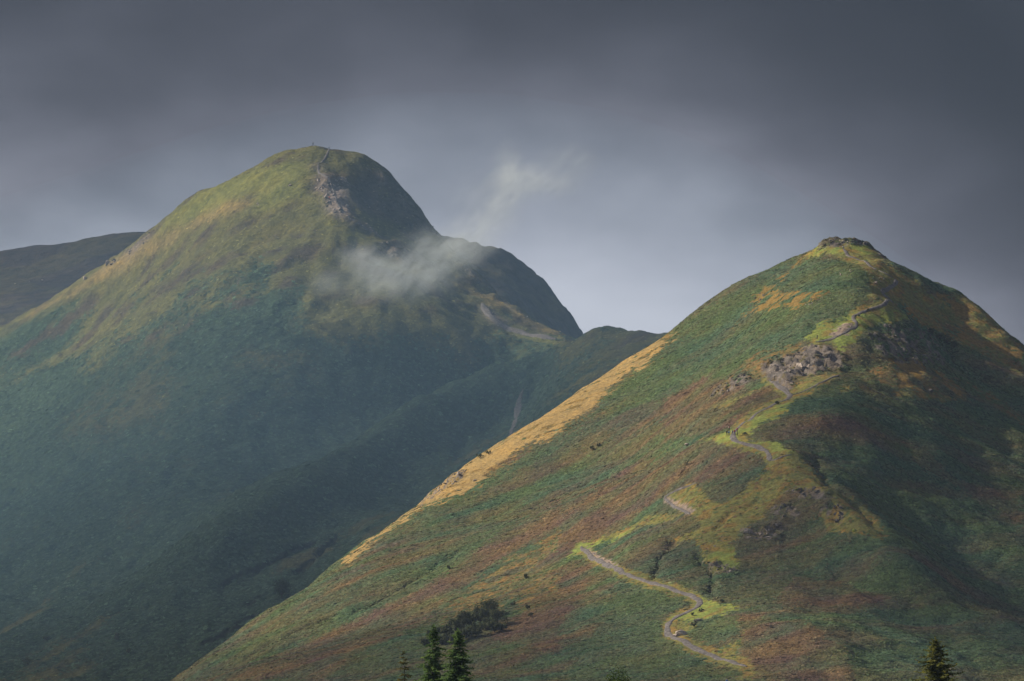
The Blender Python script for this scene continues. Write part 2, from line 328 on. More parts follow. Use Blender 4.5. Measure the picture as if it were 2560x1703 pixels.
SCREE = [z5([(450,700),(560,760),(640,800),(630,820),(520,785),(440,735)]), z5([(940,350),(1010,390),(1130,430),(1120,480),(1020,430),(950,400)]), z3([(1080,720),(1180,650),(1240,650),(1200,700),(1110,750)]), z5([(890,750),(970,680),(960,710),(910,760)])]
WARPJ = None
def zones_D(x, y, z):
    px, py = proj(x, y, z)
    wx = fbm(x, y, 9, 3, 2.2) * 9 + fbm(x, y, 2.6, 2, 7.1) * 5; wy = fbm(x, y, 9, 3, 5.9) * 6 + fbm(x, y, 2.6, 2, 1.3) * 4
    jit = 5 if px.ndim == 1 else 2
    qx, qy = px + wx + rng.normal(0, jit, px.shape), py + wy + rng.normal(0, jit * .7, px.shape)
    # streaks run down the fall line of the left face
    a = math.radians(212); u = x * math.cos(a) + y * math.sin(a); v = -x * math.sin(a) + y * math.cos(a)
    st = fbm(u * .16, v, 13, 4, 3.3, .55)
    rus = np.clip(.34 - .16 * sstep(2000, 2300, px) + .5 * st + .25 * fbm(x, y, 30, 3, 8.8), 0, 1)
    def any_(l): 
        r = np.zeros(px.shape, bool)
        for p in l: r |= inpoly(qx, qy, p)
        return r
    g = any_(GREEN); rus = np.where(g, rus * .45, rus); r = any_(RUSSET); rus = np.where(r, np.clip(rus + .38, 0, 1), rus)
    code = np.zeros(px.shape, int)                    # 0 bracken 1 olive grass 2 grass 3 bright grass 4 gold 5 rock 6 scree
    code[any_(OLIVE) & (fbm(x, y, 7, 3, 4.4) > -.18)] = 1; code[any_(OLIVE[:1]) & (fbm(x, y, 12, 4, 24., .6) > -.25)] = 2; code[any_(OLIVE[:1]) & (fbm(x, y, 9, 4, 24., .65) > .12)] = 7; code[any_(OLIVE[1:2]) & (fbm(x, y, 12, 4, 24.) > .1)] = 7; code[any_(GRASS)] = 2; gx_, gy_ = qx, qy; qx, qy = gx_ + rng.normal(0, 13, px.shape), gy_ + rng.normal(0, 13, px.shape); code[any_(GOLD[:1])] = 7; qx, qy = gx_ + fbm(x, y, 5, 3, 51.) * 14, gy_ + fbm(x, y, 5, 3, 61.) * 14; code[any_(GOLD[:1]) & (fbm(x * .5, y, 7, 4, 14.) > -.48)] = 4; qx, qy = gx_, gy_; code[any_(GOLD[1:]) & (fbm(x, y, 6, 3, 16.) > -.3)] = 7; code[any_(GRASS_BRIGHT)] = 3
    for ln in (PATH_LOW, PATH_MID, PATH_TOP): code[(polydist(qx, qy, ln) < 17) & (code == 0)] = 2
    code[any_(SCREE)] = 6; rk = ridged(x, y, 4.5, 3, 17.); code[any_(ROCKY[:1]) & (rk > .33)] = 5; code[any_(ROCKY[1:]) & (rk > .62)] = 5
    return code, rus, px, py
GREEN_B, TEAL_B, RUSSET_B, PURPLE_B = np.array([.066, .098, .044]), np.array([.053, .092, .057]), np.array([.128, .088, .048]), np.array([.098, .066, .054])
PAL = np.array([[0, 0, 0], [.150, .128, .060], [.160, .162, .058], [.185, .228, .062], [.30, .215, .095], [.165, .145, .135], [.27, .215, .185], [.21, .145, .05]])
def colour_D(x, y, code, rus):
    gr = GREEN_B + (TEAL_B - GREEN_B) * np.clip(.5 + fbm(x, y, 25, 2, 6.6), 0, 1)[..., None]
    ru = RUSSET_B + (PURPLE_B - RUSSET_B) * np.clip(.4 + fbm(x, y, 18, 3, 9.9), 0, 1)[..., None]
    c = gr + (ru - gr) * rus[..., None]
    c = np.where((code > 0)[..., None], PAL[code], c)
    gn = fbm(x, y, 5, 3, 12.2)
    ora = np.array([.24, .13, .045])
    k = (np.clip(gn * 1.1, 0, .55) * ((code == 2) | (code == 3) | (code == 1)))[..., None]
    return c * (1 - k) + ora * k
code0, rus0, _, _ = zones_D(D.X, D.Y, D.Z)
pxD, pyD = proj(D.X, D.Y, D.Z)
rockw = np.zeros_like(D.Z)
for p_ in ROCKY: rockw[inpoly(pxD + fbm(D.X, D.Y, 9, 3, 2.2) * 9, pyD + fbm(D.X, D.Y, 9, 3, 5.9) * 6, p_)] = 1
GULLY_D = [(z5([(1150,740),(1190,780),(1240,860),(1250,930),(1245,1000)]), 5, 2.0), (z5([(1010,650),(960,700),(900,780),(865,890)]), 6, 1.6), (z5([(1060,200),(1110,130),(1190,50)]), 4, 1.0), (z5([(1280,560),(1350,490),(1480,430),(1560,380)]), 4, .8), (z5([(560,640),(680,600),(760,570)]), 3.5, .8),
           (z7([(1000,1120),(1300,960),(1500,840),(1700,700)]), 5, 1.0), (z7([(300,1420),(620,1240),(900,1130)]), 5, 1.0), (z4([(700,1330),(1100,1150),(1500,1050)]), 5, 1.0), (z6([(980,120),(1080,270),(1260,420),(1420,580)]), 9, 2.2), (z3([(1840,760),(1900,900),(2100,1000),(2352,1100)]), 10, 2.5)]
for ln, wd, dp in GULLY_D:
    dd = polydist(pxD + fbm(D.X, D.Y, 7, 3, 2.9) * 7, pyD + fbm(D.X, D.Y, 7, 3, 4.9) * 5, ln); D.Z -= dp * np.exp(-(dd / wd) ** 2)
fw = .35 + sstep(1850, 2150, pxD) * .9
D.Z += fw * ((ridged(D.X * .9 + D.Y * .3, D.Y * .45 - D.X * .4, 30, 3, 12.5) - .6) * 1.7 + fbm(D.X, D.Y, 16, 3, 13.) * .7)
for _ in range(2): rockw = (rockw + np.roll(rockw, 1, 0) + np.roll(rockw, -1, 0) + np.roll(rockw, 1, 1) + np.roll(rockw, -1, 1)) / 5
D.Z += fbm(D.X, D.Y, 34, 4, 1.1) * .9 + fbm(D.X, D.Y, 5, 3, 3.1) * .22
gul = ridged(D.X * .6 + D.Y * .25, D.Y * .35 - D.X * .3, 26, 2, 5.5); D.Z += (gul - .6) * .9
D.Z += rockw * (ridged(D.X, D.Y, 6, 3, 2.7) - .45) * 3.4
D.Z += np.where(inpoly(pxD, pyD, ROCKY[0]), 1.0, 0) * (np.abs((D.Z * .45 + fbm(D.X, D.Y, 8, 3, 33.) * 1.2) % 1 - .5) * 3.0 - .7)
code0, rus0, _, _ = zones_D(D.X, D.Y, D.Z)
colD = colour_D(D.X, D.Y, code0, rus0)

# ------------------------------------------------------------------ the big fell behind
SKY_A = [(0,822,2860),(92,781,2850),(153,741,2840),(210,703,2830),(268,659,2820),(318,622,2812),(358,585,2805),(386,563,2800),(432,527,2792),(459,498,2786),(509,469,2780),(566,454,2775),(597,439,2770),(651,418,2764),(685,395,2760),(727,379,2756),(765,372,2753),(800,367,2751),
         (842,371,2752),(877,380,2752),(919,394,2752),(946,411,2750),(973,432,2748),(996,459,2746),(1023,487,2742),(1049,520,2736),(1072,550,2730),(1099,581,2722),(1125,612,2712),(1149,654,2700),(1195,684,2690),(1214,702,2686),(1252,746,2674),(1291,772,2664),(1329,797,2655),(1367,818,2645),(1425,849,2630)]
SKY_C = [(1430,850,2492),(1457,834,2488),(1489,826,2484),(1527,820,2480),(1596,822,2470),(1626,826,2465),(1657,830,2460),(1750,850,2445)]
IN_A = [(800,400,2726),(800,450,2702),(850,520,2678),(900,570,2668),(960,625,2655),(1020,665,2648),(1120,715,2640),(1200,775,2625),(1270,825,2610),(1350,845,2600),(1400,860,2580),
 (690,450,2720),(600,520,2710),(600,650,2650),(700,600,2672),(480,560,2752),(400,640,2755),(300,720,2770),(200,800,2775),(100,880,2770),(0,950,2760),
 (800,600,2652),(800,700,2615),(800,800,2577),(800,1000,2522),(800,1400,2285),(600,800,2590),(600,1000,2510),(600,1200,2432),(600,1600,2205),
 (400,800,2640),(400,1000,2550),(400,1200,2455),(400,1400,2355),(400,1703,2190),(200,1000,2610),(200,1200,2500),(200,1400,2390),(200,1703,2200),(0,1200,2560),(0,1400,2430),(0,1703,2220),
 (-150,1300,2560),(-150,1600,2330),(1000,700,2615),(1000,800,2580),(1000,900,2560),(1150,850,2580),
 (910,450,2722),(960,520,2712),(1000,570,2702),(1050,610,2690),(960,590,2672),(890,500,2692),(1100,665,2672),
 (1400,900,2475),(1400,960,2440),(950,1300,2325),(1100,1200,2395),(1000,1400,2270),(800,1500,2235),(600,1703,2160),
 (1550,850,2462),(1650,900,2425),(1550,950,2395),(1400,1100,2350),(1250,1250,2300)]
CR = [(1300,935,2480),(1200,965,2475),(1090,1015,2455),(1000,1068,2432),(902,1130,2400),(800,1195,2368),(700,1260,2335),(550,1340,2305)]
IN_A += CR + [(x + 20, y + 75, d - 10) for x, y, d in CR] + [(x - 10, y - 22, d + 92) for x, y, d in CR[:-1]]
skyA, skyC = world_pts(SKY_A), world_pts(SKY_C)
ptsA = skyA + skyC + world_pts(IN_A) + crest_behind(skyA[::2], 40, 12) + crest_behind(skyA[::2], 130, 75) + crest_behind(skyC, 45, 9)
ptsA += [(-300, 2300, 110), (-330, 2700, 210), (0, 2080, 55), (-180, 2080, 55), (-330, 2080, 55), (150, 2150, 90), (200, 2300, 150), (330, 2450, 200), (330, 2700, 170), (-330, 2950, 210)]
A = HF(-340, 300, 2060, 2960, 1.7)
A.Z = tps_eval(tps_fit(ptsA, .002), A.X, A.Y)
A_ROCK = [z2([(370,270),(480,250),(600,270),(610,420),(620,500),(590,545),(500,500),(440,470),(460,400),(360,340)]), z2([(590,540),(640,520),(760,590),(800,650),(730,640),(640,580)]), z2([(610,290),(740,220),(870,260),(1000,390),(1130,560),(1210,640),(1180,660),(1050,600),(900,560),(700,500),(630,440)]),
          z2([(790,700),(900,690),(1000,770),(1080,820),(950,830),(800,760)]), z2([(1290,820),(1400,850),(1480,940),(1600,1060),(1740,1160),(1640,1110),(1450,960)]), z1([(830,800),(930,720),(1010,660),(980,720),(900,800),(840,830)]), z1([(700,890),(760,850),(750,880),(705,905)]), z2([(380,170),(440,190),(430,240),(390,240)])]
A_SCREE = [z2([(1480,1100),(1530,1110),(1580,1180),(1600,1240),(1540,1230),(1490,1160)]), z2([(440,470),(520,350),(600,360),(600,500),(560,540),(500,510)])]
A_GREEN = [z2([(0,1000),(300,1000),(700,1130),(1100,1150),(1350,1180),(1500,1200),(1700,1290),(2050,1360),(2352,1250),(2352,1568),(0,1568)]), [(0,900),(250,870),(500,830),(620,760),(800,790),(900,810),(1500,900),(1400,1300),(400,1800),(-200,1800),(-200,1000)], z1([(650,1350),(900,1230),(1200,1150),(1350,1100),(1200,1250),(900,1350),(700,1400)])]
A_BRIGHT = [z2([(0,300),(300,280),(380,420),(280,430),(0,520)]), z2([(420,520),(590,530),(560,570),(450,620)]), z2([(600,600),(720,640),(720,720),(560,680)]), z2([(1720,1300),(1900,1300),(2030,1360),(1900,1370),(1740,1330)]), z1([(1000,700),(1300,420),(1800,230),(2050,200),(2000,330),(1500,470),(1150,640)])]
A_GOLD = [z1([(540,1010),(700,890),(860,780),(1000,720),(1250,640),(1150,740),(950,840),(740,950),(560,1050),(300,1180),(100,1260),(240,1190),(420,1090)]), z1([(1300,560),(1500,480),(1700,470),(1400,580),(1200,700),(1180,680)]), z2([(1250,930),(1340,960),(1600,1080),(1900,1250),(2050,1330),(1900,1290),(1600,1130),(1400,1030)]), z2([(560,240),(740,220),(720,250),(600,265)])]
A_TAN = [[(350,870),(480,850),(420,950),(300,1050),(230,1150),(150,1200),(170,1100),(260,980)],[(690,1030),(740,1035),(735,1080),(690,1075)],[(545,1050),(605,1050),(600,1085),(550,1085)],[(310,1140),(370,1140),(360,1200),(310,1195)],[(380,1000),(520,980),(500,1080),(400,1090)],[(640,880),(820,860),(800,920),(640,980),(560,980)]]
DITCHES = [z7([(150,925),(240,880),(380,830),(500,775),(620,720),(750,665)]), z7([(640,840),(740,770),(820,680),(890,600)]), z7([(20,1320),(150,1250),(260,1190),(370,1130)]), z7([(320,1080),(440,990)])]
def zones_A(x, y, z):
    px, py = proj(x, y, z)
    wx = fbm(x, y, 16, 3, 2.2) * 12 + fbm(x, y, 5, 2, 7.1) * 5; wy = fbm(x, y, 16, 3, 5.9) * 8 + fbm(x, y, 5, 2, 1.3) * 4
    qx, qy = px + wx, py + wy
    def any_(l):
        r = np.zeros(px.shape, bool)
        for p in l: r |= inpoly(qx, qy, p)
        return r
    code = np.full(px.shape, 2)                       # grass by default
    qx = qx + fbm(x, y, 70, 4, 31.) * 45; qy = qy + fbm(x, y, 70, 4, 41.) * 45; rx = (rng.random(px.shape) - .5)
    a = math.radians(235); u = x * math.cos(a) + y * math.sin(a); v = -x * math.sin(a) + y * math.cos(a)
    pat = fbm(u * .35, v, 40, 4, 3.7, .55)
    gx, gy = qx, qy; qx = px + wx + rx * 60; qy = py + wy + (rng.random(px.shape) - .5) * 90 + fbm(x, y, 90, 5, 41., .6) * 150 + (px - 500) * -.05
    code[pat + rx * .3 > .5] = 1; code[any_(A_GREEN) & (pat + rx * .3 < .72)] = 0; code[any_(A_TAN) & (rx + pat * .6 > -.22)] = 1; qx, qy = px + wx, py + wy
    code[(~any_(A_GREEN)) & (fbm(x, y, 20, 4, 15., .65) > .34)] = 7
    code[any_(A_GOLD)] = 4; code[any_(A_BRIGHT)] = 3; code[any_(A_ROCK) & (fbm(x, y, 7, 3, 1.9) > -.25)] = 5; code[any_(A_SCREE)] = 6; code[any_(A_ROCK[2:3]) & (fbm(x, y, 8, 3, 2.9) > -.3)] = 8  # shade of the summit crag face put into its colour as darker rock
    return code, pat, px, py
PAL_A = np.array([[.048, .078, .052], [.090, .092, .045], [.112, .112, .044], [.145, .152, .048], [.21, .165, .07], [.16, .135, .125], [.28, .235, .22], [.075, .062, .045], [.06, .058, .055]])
codeA, _, _, _ = zones_A(A.X, A.Y, A.Z)
pxA, pyA = proj(A.X, A.Y, A.Z)
for ln, wd, dp in [(z7([(150,925),(240,880),(380,830),(500,775),(620,720),(750,665)]), 5, 3.2), (z7([(640,840),(740,770),(820,680),(890,600)]), 5, 3.2), (z7([(20,1320),(150,1250),(260,1190),(370,1130)]), 5, 2.6), (z7([(320,1080),(440,990)]), 4, 2.0), ([(510,1590),(620,1530)], 4, 2.0), ([(0,1250),(200,1180),(420,1090)], 10, 2.0),
        (z1([(1150,1250),(1350,1100),(1600,1010),(1900,900)]), 8, 1.8), (z1([(700,1330),(900,1220),(1150,1160)]), 8, 1.8), (z1([(480,1120),(620,1010),(760,960)]), 7, 1.8), (z2([(100,1250),(200,1130),(330,1080)]), 14, 1.4)]:
    dd = polydist(pxA + fbm(A.X, A.Y, 14, 3, 2.9) * 9, pyA + fbm(A.X, A.Y, 14, 3, 4.9) * 7, ln); A.Z -= dp * np.exp(-(dd / wd) ** 2)
def blur(w, n):
    for _ in range(n): w = (w + np.roll(w, 1, 0) + np.roll(w, -1, 0) + np.roll(w, 1, 1) + np.roll(w, -1, 1)) / 5
    return w
A.Z += fbm(A.X, A.Y, 60, 5, 2.1) * 1.6 + fbm(A.X, A.Y, 11, 3, 3.4) * 1.0 + (ridged(A.X + A.Y * .4, A.Y * .6 - A.X * .5, 15, 3, 5.2) - .6) * 1.3 + (ridged(A.X * .8 + A.Y * .2, A.Y * .4 - A.X * .3, 34, 4, 8.5) - .6) * 2.6
A.Z += blur((codeA == 5).astype(float), 2) * (ridged(A.X, A.Y, 12, 3, 4.7) - .45) * 5.5
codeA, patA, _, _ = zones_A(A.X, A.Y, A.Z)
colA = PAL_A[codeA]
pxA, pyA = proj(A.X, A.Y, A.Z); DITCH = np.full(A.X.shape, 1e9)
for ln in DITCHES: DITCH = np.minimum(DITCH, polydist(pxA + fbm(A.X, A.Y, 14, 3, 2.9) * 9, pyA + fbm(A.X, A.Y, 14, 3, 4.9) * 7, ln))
DITCH_SHADE = DITCH < 6
for _ in range(4): colA = (colA + np.roll(colA, 1, 0) + np.roll(colA, -1, 0) + np.roll(colA, 1, 1) + np.roll(colA, -1, 1)) / 5

colA[DITCH_SHADE] = np.array([.016, .022, .018])  # shade of the ditches painted in as near-black lines
# ------------------------------------------------------------------ far fells
SKY_B = [(1080,590,3560),(1153,615,3550),(1203,617,3540),(1233,627,3535),(1268,634,3530),(1287,644,3528),(1310,671,3522),(1352,702,3515),(1379,723,3510),(1402,751,3505),(1425,776,3500),(1431,798,3498),(1457,836,3490),(1480,880,3480),(1530,960,3470)]
skyB = world_pts(SKY_B)
ptsB = skyB + crest_behind(skyB, 60, 20) + crest_behind(skyB[::2], 200, 120) + world_pts([(1150,700,3440),(1250,720,3430),(1300,760,3420),(1350,800,3420),(1400,850,3410),(1200,850,3340),(1350,950,3330),(1100,640,3500),(1270,680,3490),(1330,720,3485),(1390,790,3470)])
B = HF(-90, 160, 3280, 3700, 2.5); B.Z = tps_eval(tps_fit(ptsB, .002), B.X, B.Y)
B.Z += fbm(B.X, B.Y, 60, 5, 6.1) * 3 + (ridged(B.X, B.Y, 24, 5, 3.3) - .6) * 7
bm_ = fbm(B.X, B.Y, 40, 4, 2.5); colB = np.where((bm_ > .1)[..., None], np.array([.082, .078, .055]), np.array([.062, .058, .058]))
SKY_L = [(-250,660,3960),(-100,648,3950),(0,634,3940),(88,615,3935),(153,608,3930),(191,603,3925),(230,591,3920),(283,586,3915),(337,583,3910),(400,586,3905),(480,600,3900),(600,640,3890)]
skyL = world_pts(SKY_L)
ptsL = skyL + crest_behind(skyL, 80, 14) + crest_behind(skyL[::2], 260, 110) + world_pts([(0,690,3850),(0,712,3800),(0,760,3700),(0,850,3520),(150,650,3860),(150,705,3790),(150,800,3600),(300,640,3840),(300,700,3760),(400,700,3700),(-200,720,3800),(-200,850,3560),(500,720,3700),(300,850,3480)])
LR = HF(-470, -150, 3460, 4200, 3.0); LR.Z = tps_eval(tps_fit(ptsL, .002), LR.X, LR.Y)
LR.Z += fbm(LR.X, LR.Y, 70, 5, 9.1) * 2.5 + (ridged(LR.X, LR.Y, 50, 3, 1.3) - .6) * 2
lm_ = fbm(LR.X, LR.Y, 70, 4, 7.5); colL = np.where((lm_ > .05)[..., None], np.array([.082, .074, .050]), np.array([.062, .053, .052]))

setp(D.mesh('hill', M_HILL, colD), 'steep near hill covered in green and russet bracken with a grassy top', kind='structure')
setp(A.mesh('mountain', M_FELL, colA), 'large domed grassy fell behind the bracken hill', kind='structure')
setp(B.mesh('distant_mountain', M_FAR, colB), 'dark craggy shoulder of a fell behind the domed fell', kind='structure')
setp(LR.mesh('distant_ridge', M_FAR, colL), 'low dark ridge far behind the left flank of the domed fell', kind='structure')
G = HF(-9000, 9000, -6000, 14000, 250); G.Z = fbm(G.X, G.Y, 1500, 3, 4.0) * 4 - 6
setp(G.mesh('ground', M_GROUND), 'meadow floor of the valley', kind='structure')

# ------------------------------------------------------------------ footpaths: gravel ribbons lying on the slope
def footpath(hf, line, width, label, lift=.14, step=1.2, wob=.95):
    w = [hf.hit(*p) for p in line]; pts = []
    for a, b in zip(w[:-1], w[1:]):
        n = max(1, int((b - a).length / step)); pts += [a.lerp(b, i / n) for i in range(n)]
    pts.append(w[-1]); pts = [Vector(p) for p in pts]
    for _ in range(6):
        pts = [pts[0]] + [(pts[i - 1] + pts[i] * 2 + pts[i + 1]) / 4 for i in range(1, len(pts) - 1)] + [pts[-1]]
    co, fc = [], []
    NS = 7
    for i, p in enumerate(pts):
        t = pts[min(i + 1, len(pts) - 1)] - pts[max(i - 1, 0)]; t.z = 0; t.normalize() if t.length > 1e-6 else None
        s = Vector((t.y, -t.x, 0)); fade = min(1, .35 + i / 4, .35 + (len(pts) - 1 - i) / 4)
        wl = width * fade * (1 + wob * float(pnoise(np.array([i * .21 + line[0][0]]), np.array([.3]))[0])); wr = width * fade * (1 + wob * float(pnoise(np.array([i * .19 + line[0][1]]), np.array([5.3]))[0]))
        for k in range(NS):
            f = k / (NS - 1) * 2 - 1; q = p + s * (f * (wl if f < 0 else wr) * .5)
            edge = -.10 if abs(f) > .99 else lift + .05 * (1 - f * f)
            co.append((q.x, q.y, float(hf.z(q.x, q.y)) + edge))
        if i:
            for k in range(NS - 1): a = (i - 1) * NS + k; fc.append((a, a + 1, a + NS + 1, a + NS))
    o = from_np('footpath', co, fc, M_PATH, smooth=True); setp(o, label, kind='structure'); return pts
pw = {}
pw['low'] = footpath(D, PATH_LOW, 2.1, 'smooth grey footpath zigzagging up the lower spur of the bracken hill')
pw['mid'] = footpath(D, PATH_MID, 1.9, 'grey footpath past the group of walkers below the crag')
pw['fork'] = footpath(D, PATH_FORK, 1.0, 'thin stony path forking right beneath the crag')
pw['top'] = footpath(D, PATH_TOP, 1.5, 'winding grey footpath from the crag to the hilltop', .15)
pw['bit'] = footpath(D, PATH_BIT, 1.0, 'short eroded stony path on the middle of the spur')
pw['patch'] = footpath(D, PATH_PATCH, 1.0, 'worn stony patch at the end of the grassy shelf')
PATH_A1 = z2([(1480,1105),(1520,1170),(1560,1220),(1640,1260),(1760,1295),(1860,1310),(1960,1332)])
PATH_A2 = z2([(480,80),(470,120),(400,200),(420,260),(500,330),(520,420),(590,540),(640,560),(730,610),(790,655),(840,680)])
pw['a1'] = footpath(A, PATH_A1, 4.2, 'pale stony path dropping from the mountain shoulder to the saddle', .6, 2, .4)
pw['a2'] = footpath(A, PATH_A2, 1.1, 'steep worn path through the crag to the mountain summit', .2, 2, .8)
pw['a3'] = footpath(A, [(1308,978),(1296,1000),(1293,1030),(1285,1060),(1276,1090)], 3.0, 'bare gully scar in the dark saddle slope', .2, 2, .9)

# ------------------------------------------------------------------ bracken: many clumps on the slopes (geometry-node instances)
def clump_mesh(name, n, seed, up=.55):
    r = np.random.default_rng(seed); co = []; fc = []
    for i in range(n):
        az = r.uniform(0, 2 * np.pi); el = r.uniform(.05, .5); L = r.uniform(.35, .62); wd = r.uniform(.12, .22)
        d = np.array([math.cos(az) * math.cos(el), math.sin(az) * math.cos(el), math.sin(el)]); s = np.array([-math.sin(az), math.cos(az), 0])
        base = np.array([r.normal(0, .12), r.normal(0, .12), 0]); mid = base + d * L * .6; tip = base + d * L * .95 + np.array([math.cos(az), math.sin(az), -.9]) * .14
        k = len(co); co += [base, mid - s * wd, mid + s * wd, tip]; fc += [(k, k + 1, k + 2), (k + 1, k + 3, k + 2)]
    o = from_np(name, co, fc, M_BRACKEN); return o
def scatter(name, pos, scale, tint, src, label, hf):
    me = bpy.data.meshes.new(name); n = len(pos); me.vertices.add(n); me.vertices.foreach_set('co', pos.astype(np.float32).ravel())
    a = me.attributes.new('tint', 'FLOAT_COLOR', 'POINT'); a.data.foreach_set('color', np.concatenate([tint, np.ones((n, 1))], 1).astype(np.float32).ravel())
    b = me.attributes.new('sc', 'FLOAT_VECTOR', 'POINT'); b.data.foreach_set('vector', np.stack([scale, scale, scale * rng.uniform(.45, .85, n)], 1).astype(np.float32).ravel())
    c = me.attributes.new('rot', 'FLOAT_VECTOR', 'POINT'); c.data.foreach_set('vector', tilt_euler(hf, pos).astype(np.float32).ravel())
    d = me.attributes.new('pick', 'INT', 'POINT'); d.data.foreach_set('value', rng.integers(0, len(src), n).astype(np.int32))
    o = bpy.data.objects.new(name, me); COL.objects.link(o); me.materials.append(M_BRACKEN)
    ng = bpy.data.node_groups.new(name + '_nodes', 'GeometryNodeTree')
    ng.interface.new_socket('Geometry', in_out='INPUT', socket_type='NodeSocketGeometry'); ng.interface.new_socket('Geometry', in_out='OUTPUT', socket_type='NodeSocketGeometry')
    N = ng.nodes.new; L = ng.links.new
    gi, go = N('NodeGroupInput'), N('NodeGroupOutput'); iop = N('GeometryNodeInstanceOnPoints'); g2i = N('GeometryNodeGeometryToInstance')
    for s in src:
        oi = N('GeometryNodeObjectInfo'); oi.inputs['Object'].default_value = s; oi.transform_space = 'ORIGINAL'; oi.inputs['As Instance'].default_value = False
        L(oi.outputs['Geometry'], g2i.inputs[0])
    def attr(nm, ty):
        q = N('GeometryNodeInputNamedAttribute'); q.data_type = ty; q.inputs['Name'].default_value = nm; return q.outputs[0]
    L(gi.outputs[0], iop.inputs['Points']); L(g2i.outputs[0], iop.inputs['Instance']); iop.inputs['Pick Instance'].default_value = True
    L(attr('pick', 'INT'), iop.inputs['Instance Index']); L(attr('sc', 'FLOAT_VECTOR'), iop.inputs['Scale'])
    e2r = N('FunctionNodeEulerToRotation'); L(attr('rot', 'FLOAT_VECTOR'), e2r.inputs[0]); L(e2r.outputs[0], iop.inputs['Rotation'])
    L(iop.outputs[0], go.inputs[0])
    md = o.modifiers.new('scatter', 'NODES'); md.node_group = ng
    setp(o, label, kind='stuff'); return o
def tilt_euler(hf, pos):
    x, y = pos[:, 0], pos[:, 1]; e = 2.5; gx = (hf.z(x + e, y) - hf.z(x - e, y)) / (2 * e); gy = (hf.z(x, y + e) - hf.z(x, y - e)) / (2 * e)
    k = np.sqrt(1 + gx * gx + gy * gy); n = np.stack([-gx / k, -gy / k, 1 / k], 1) + rng.normal(0, .12, (len(x), 3)); n /= np.linalg.norm(n, axis=1)[:, None]
    f = rng.uniform(0, 6.28, len(x)); a = n[:, 0] * np.cos(f) + n[:, 1] * np.sin(f); b = -n[:, 0] * np.sin(f) + n[:, 1] * np.cos(f)
    return np.stack([-np.arcsin(np.clip(b, -1, 1)), np.arctan2(a, n[:, 2]), f], 1)
def visible_mask(hf, x, y, z, margin=90):
    px, py = proj(x, y, z); return (px > -margin) & (px < W0 + margin) & (py < H0 + margin * 2) & (py > 0)
def facing(hf, x, y, z, lim=-.02):
    e = 2.0; gx = (hf.z(x + e, y) - hf.z(x - e, y)) / (2 * e); gy = (hf.z(x, y + e) - hf.z(x, y - e)) / (2 * e)
    vx, vy, vz = -x, -y, -z; n = np.sqrt(vx * vx + vy * vy + vz * vz); return (-gx * vx - gy * vy + vz) / n / np.sqrt(1 + gx * gx + gy * gy) > lim
srcs = [clump_mesh('bracken_clump', 16, s) for s in (1, 2, 3)]
for s_, pp in zip(srcs, ((1400, 1500), (1250, 1450), (2100, 1550))):
    h = D.hit(*pp); s_.location = h; setp(s_, 'small clump of bracken fronds among the bracken on the hill', kind='stuff')

allpath = np.array([(p.x, p.y) for k in ('low', 'mid', 'fork', 'top', 'bit', 'patch') for p in pw[k]])
def near_path(x, y, r):
    cell = set(); out = np.zeros(len(x), bool)
    for i in range(0, len(allpath), 2):
        out |= (x - allpath[i, 0]) ** 2 + (y - allpath[i, 1]) ** 2 < r * r
    return out
def scatter_hill():
    n = 880000; x = rng.uniform(-175, 215, n); y = rng.uniform(1500, 2210, n); z = D.z(x, y)
    k = visible_mask(D, x, y, z) & facing(D, x, y, z); x, y, z = x[k], y[k], z[k]
    code, rus, px, py = zones_D(x, y, z)
    dens = np.where(code == 0, 1.0, np.where(code == 1, .42, np.where(code == 2, .16, np.where((code == 4) | (code == 7), .3, np.where(code == 3, .05, .05)))))
    dens = dens * np.where(code == 0, np.clip(1.0 + fbm(x, y, 6, 3, 21.) * .8, .25, 1), 1)
    k = (rng.random(len(x)) < dens) & ~near_path(x, y, 1.9); x, y, z, code, rus = x[k], y[k], z[k], code[k], rus[k]
    c = colour_D(x, y, code, np.clip(rus + rng.normal(0, .09, len(x)), 0, 1))
    grassy = code > 0
    c = np.where(grassy[:, None], c * 1.1, c * 2.0)
    # odd bracken plants in the grass stay green or turn russet
    odd = grassy & (code < 3) & (rng.random(len(x)) < .3); c[odd] = np.where(rng.random((odd.sum(), 1)) < .6, GREEN_B, RUSSET_B) * 1.8
    c *= rng.lognormal(0, .17, len(x))[:, None]
    s = np.where(grassy & ~odd, rng.uniform(.5, .9, len(x)), rng.uniform(.75, 1.6, len(x))) * np.where(code == 4, .8, 1)
    scatter('bracken', np.stack([x, y, z - .05], 1), s, np.clip(c, .005, .6), srcs, 'dense green and russet bracken over the near hill', D)
    return len(x)
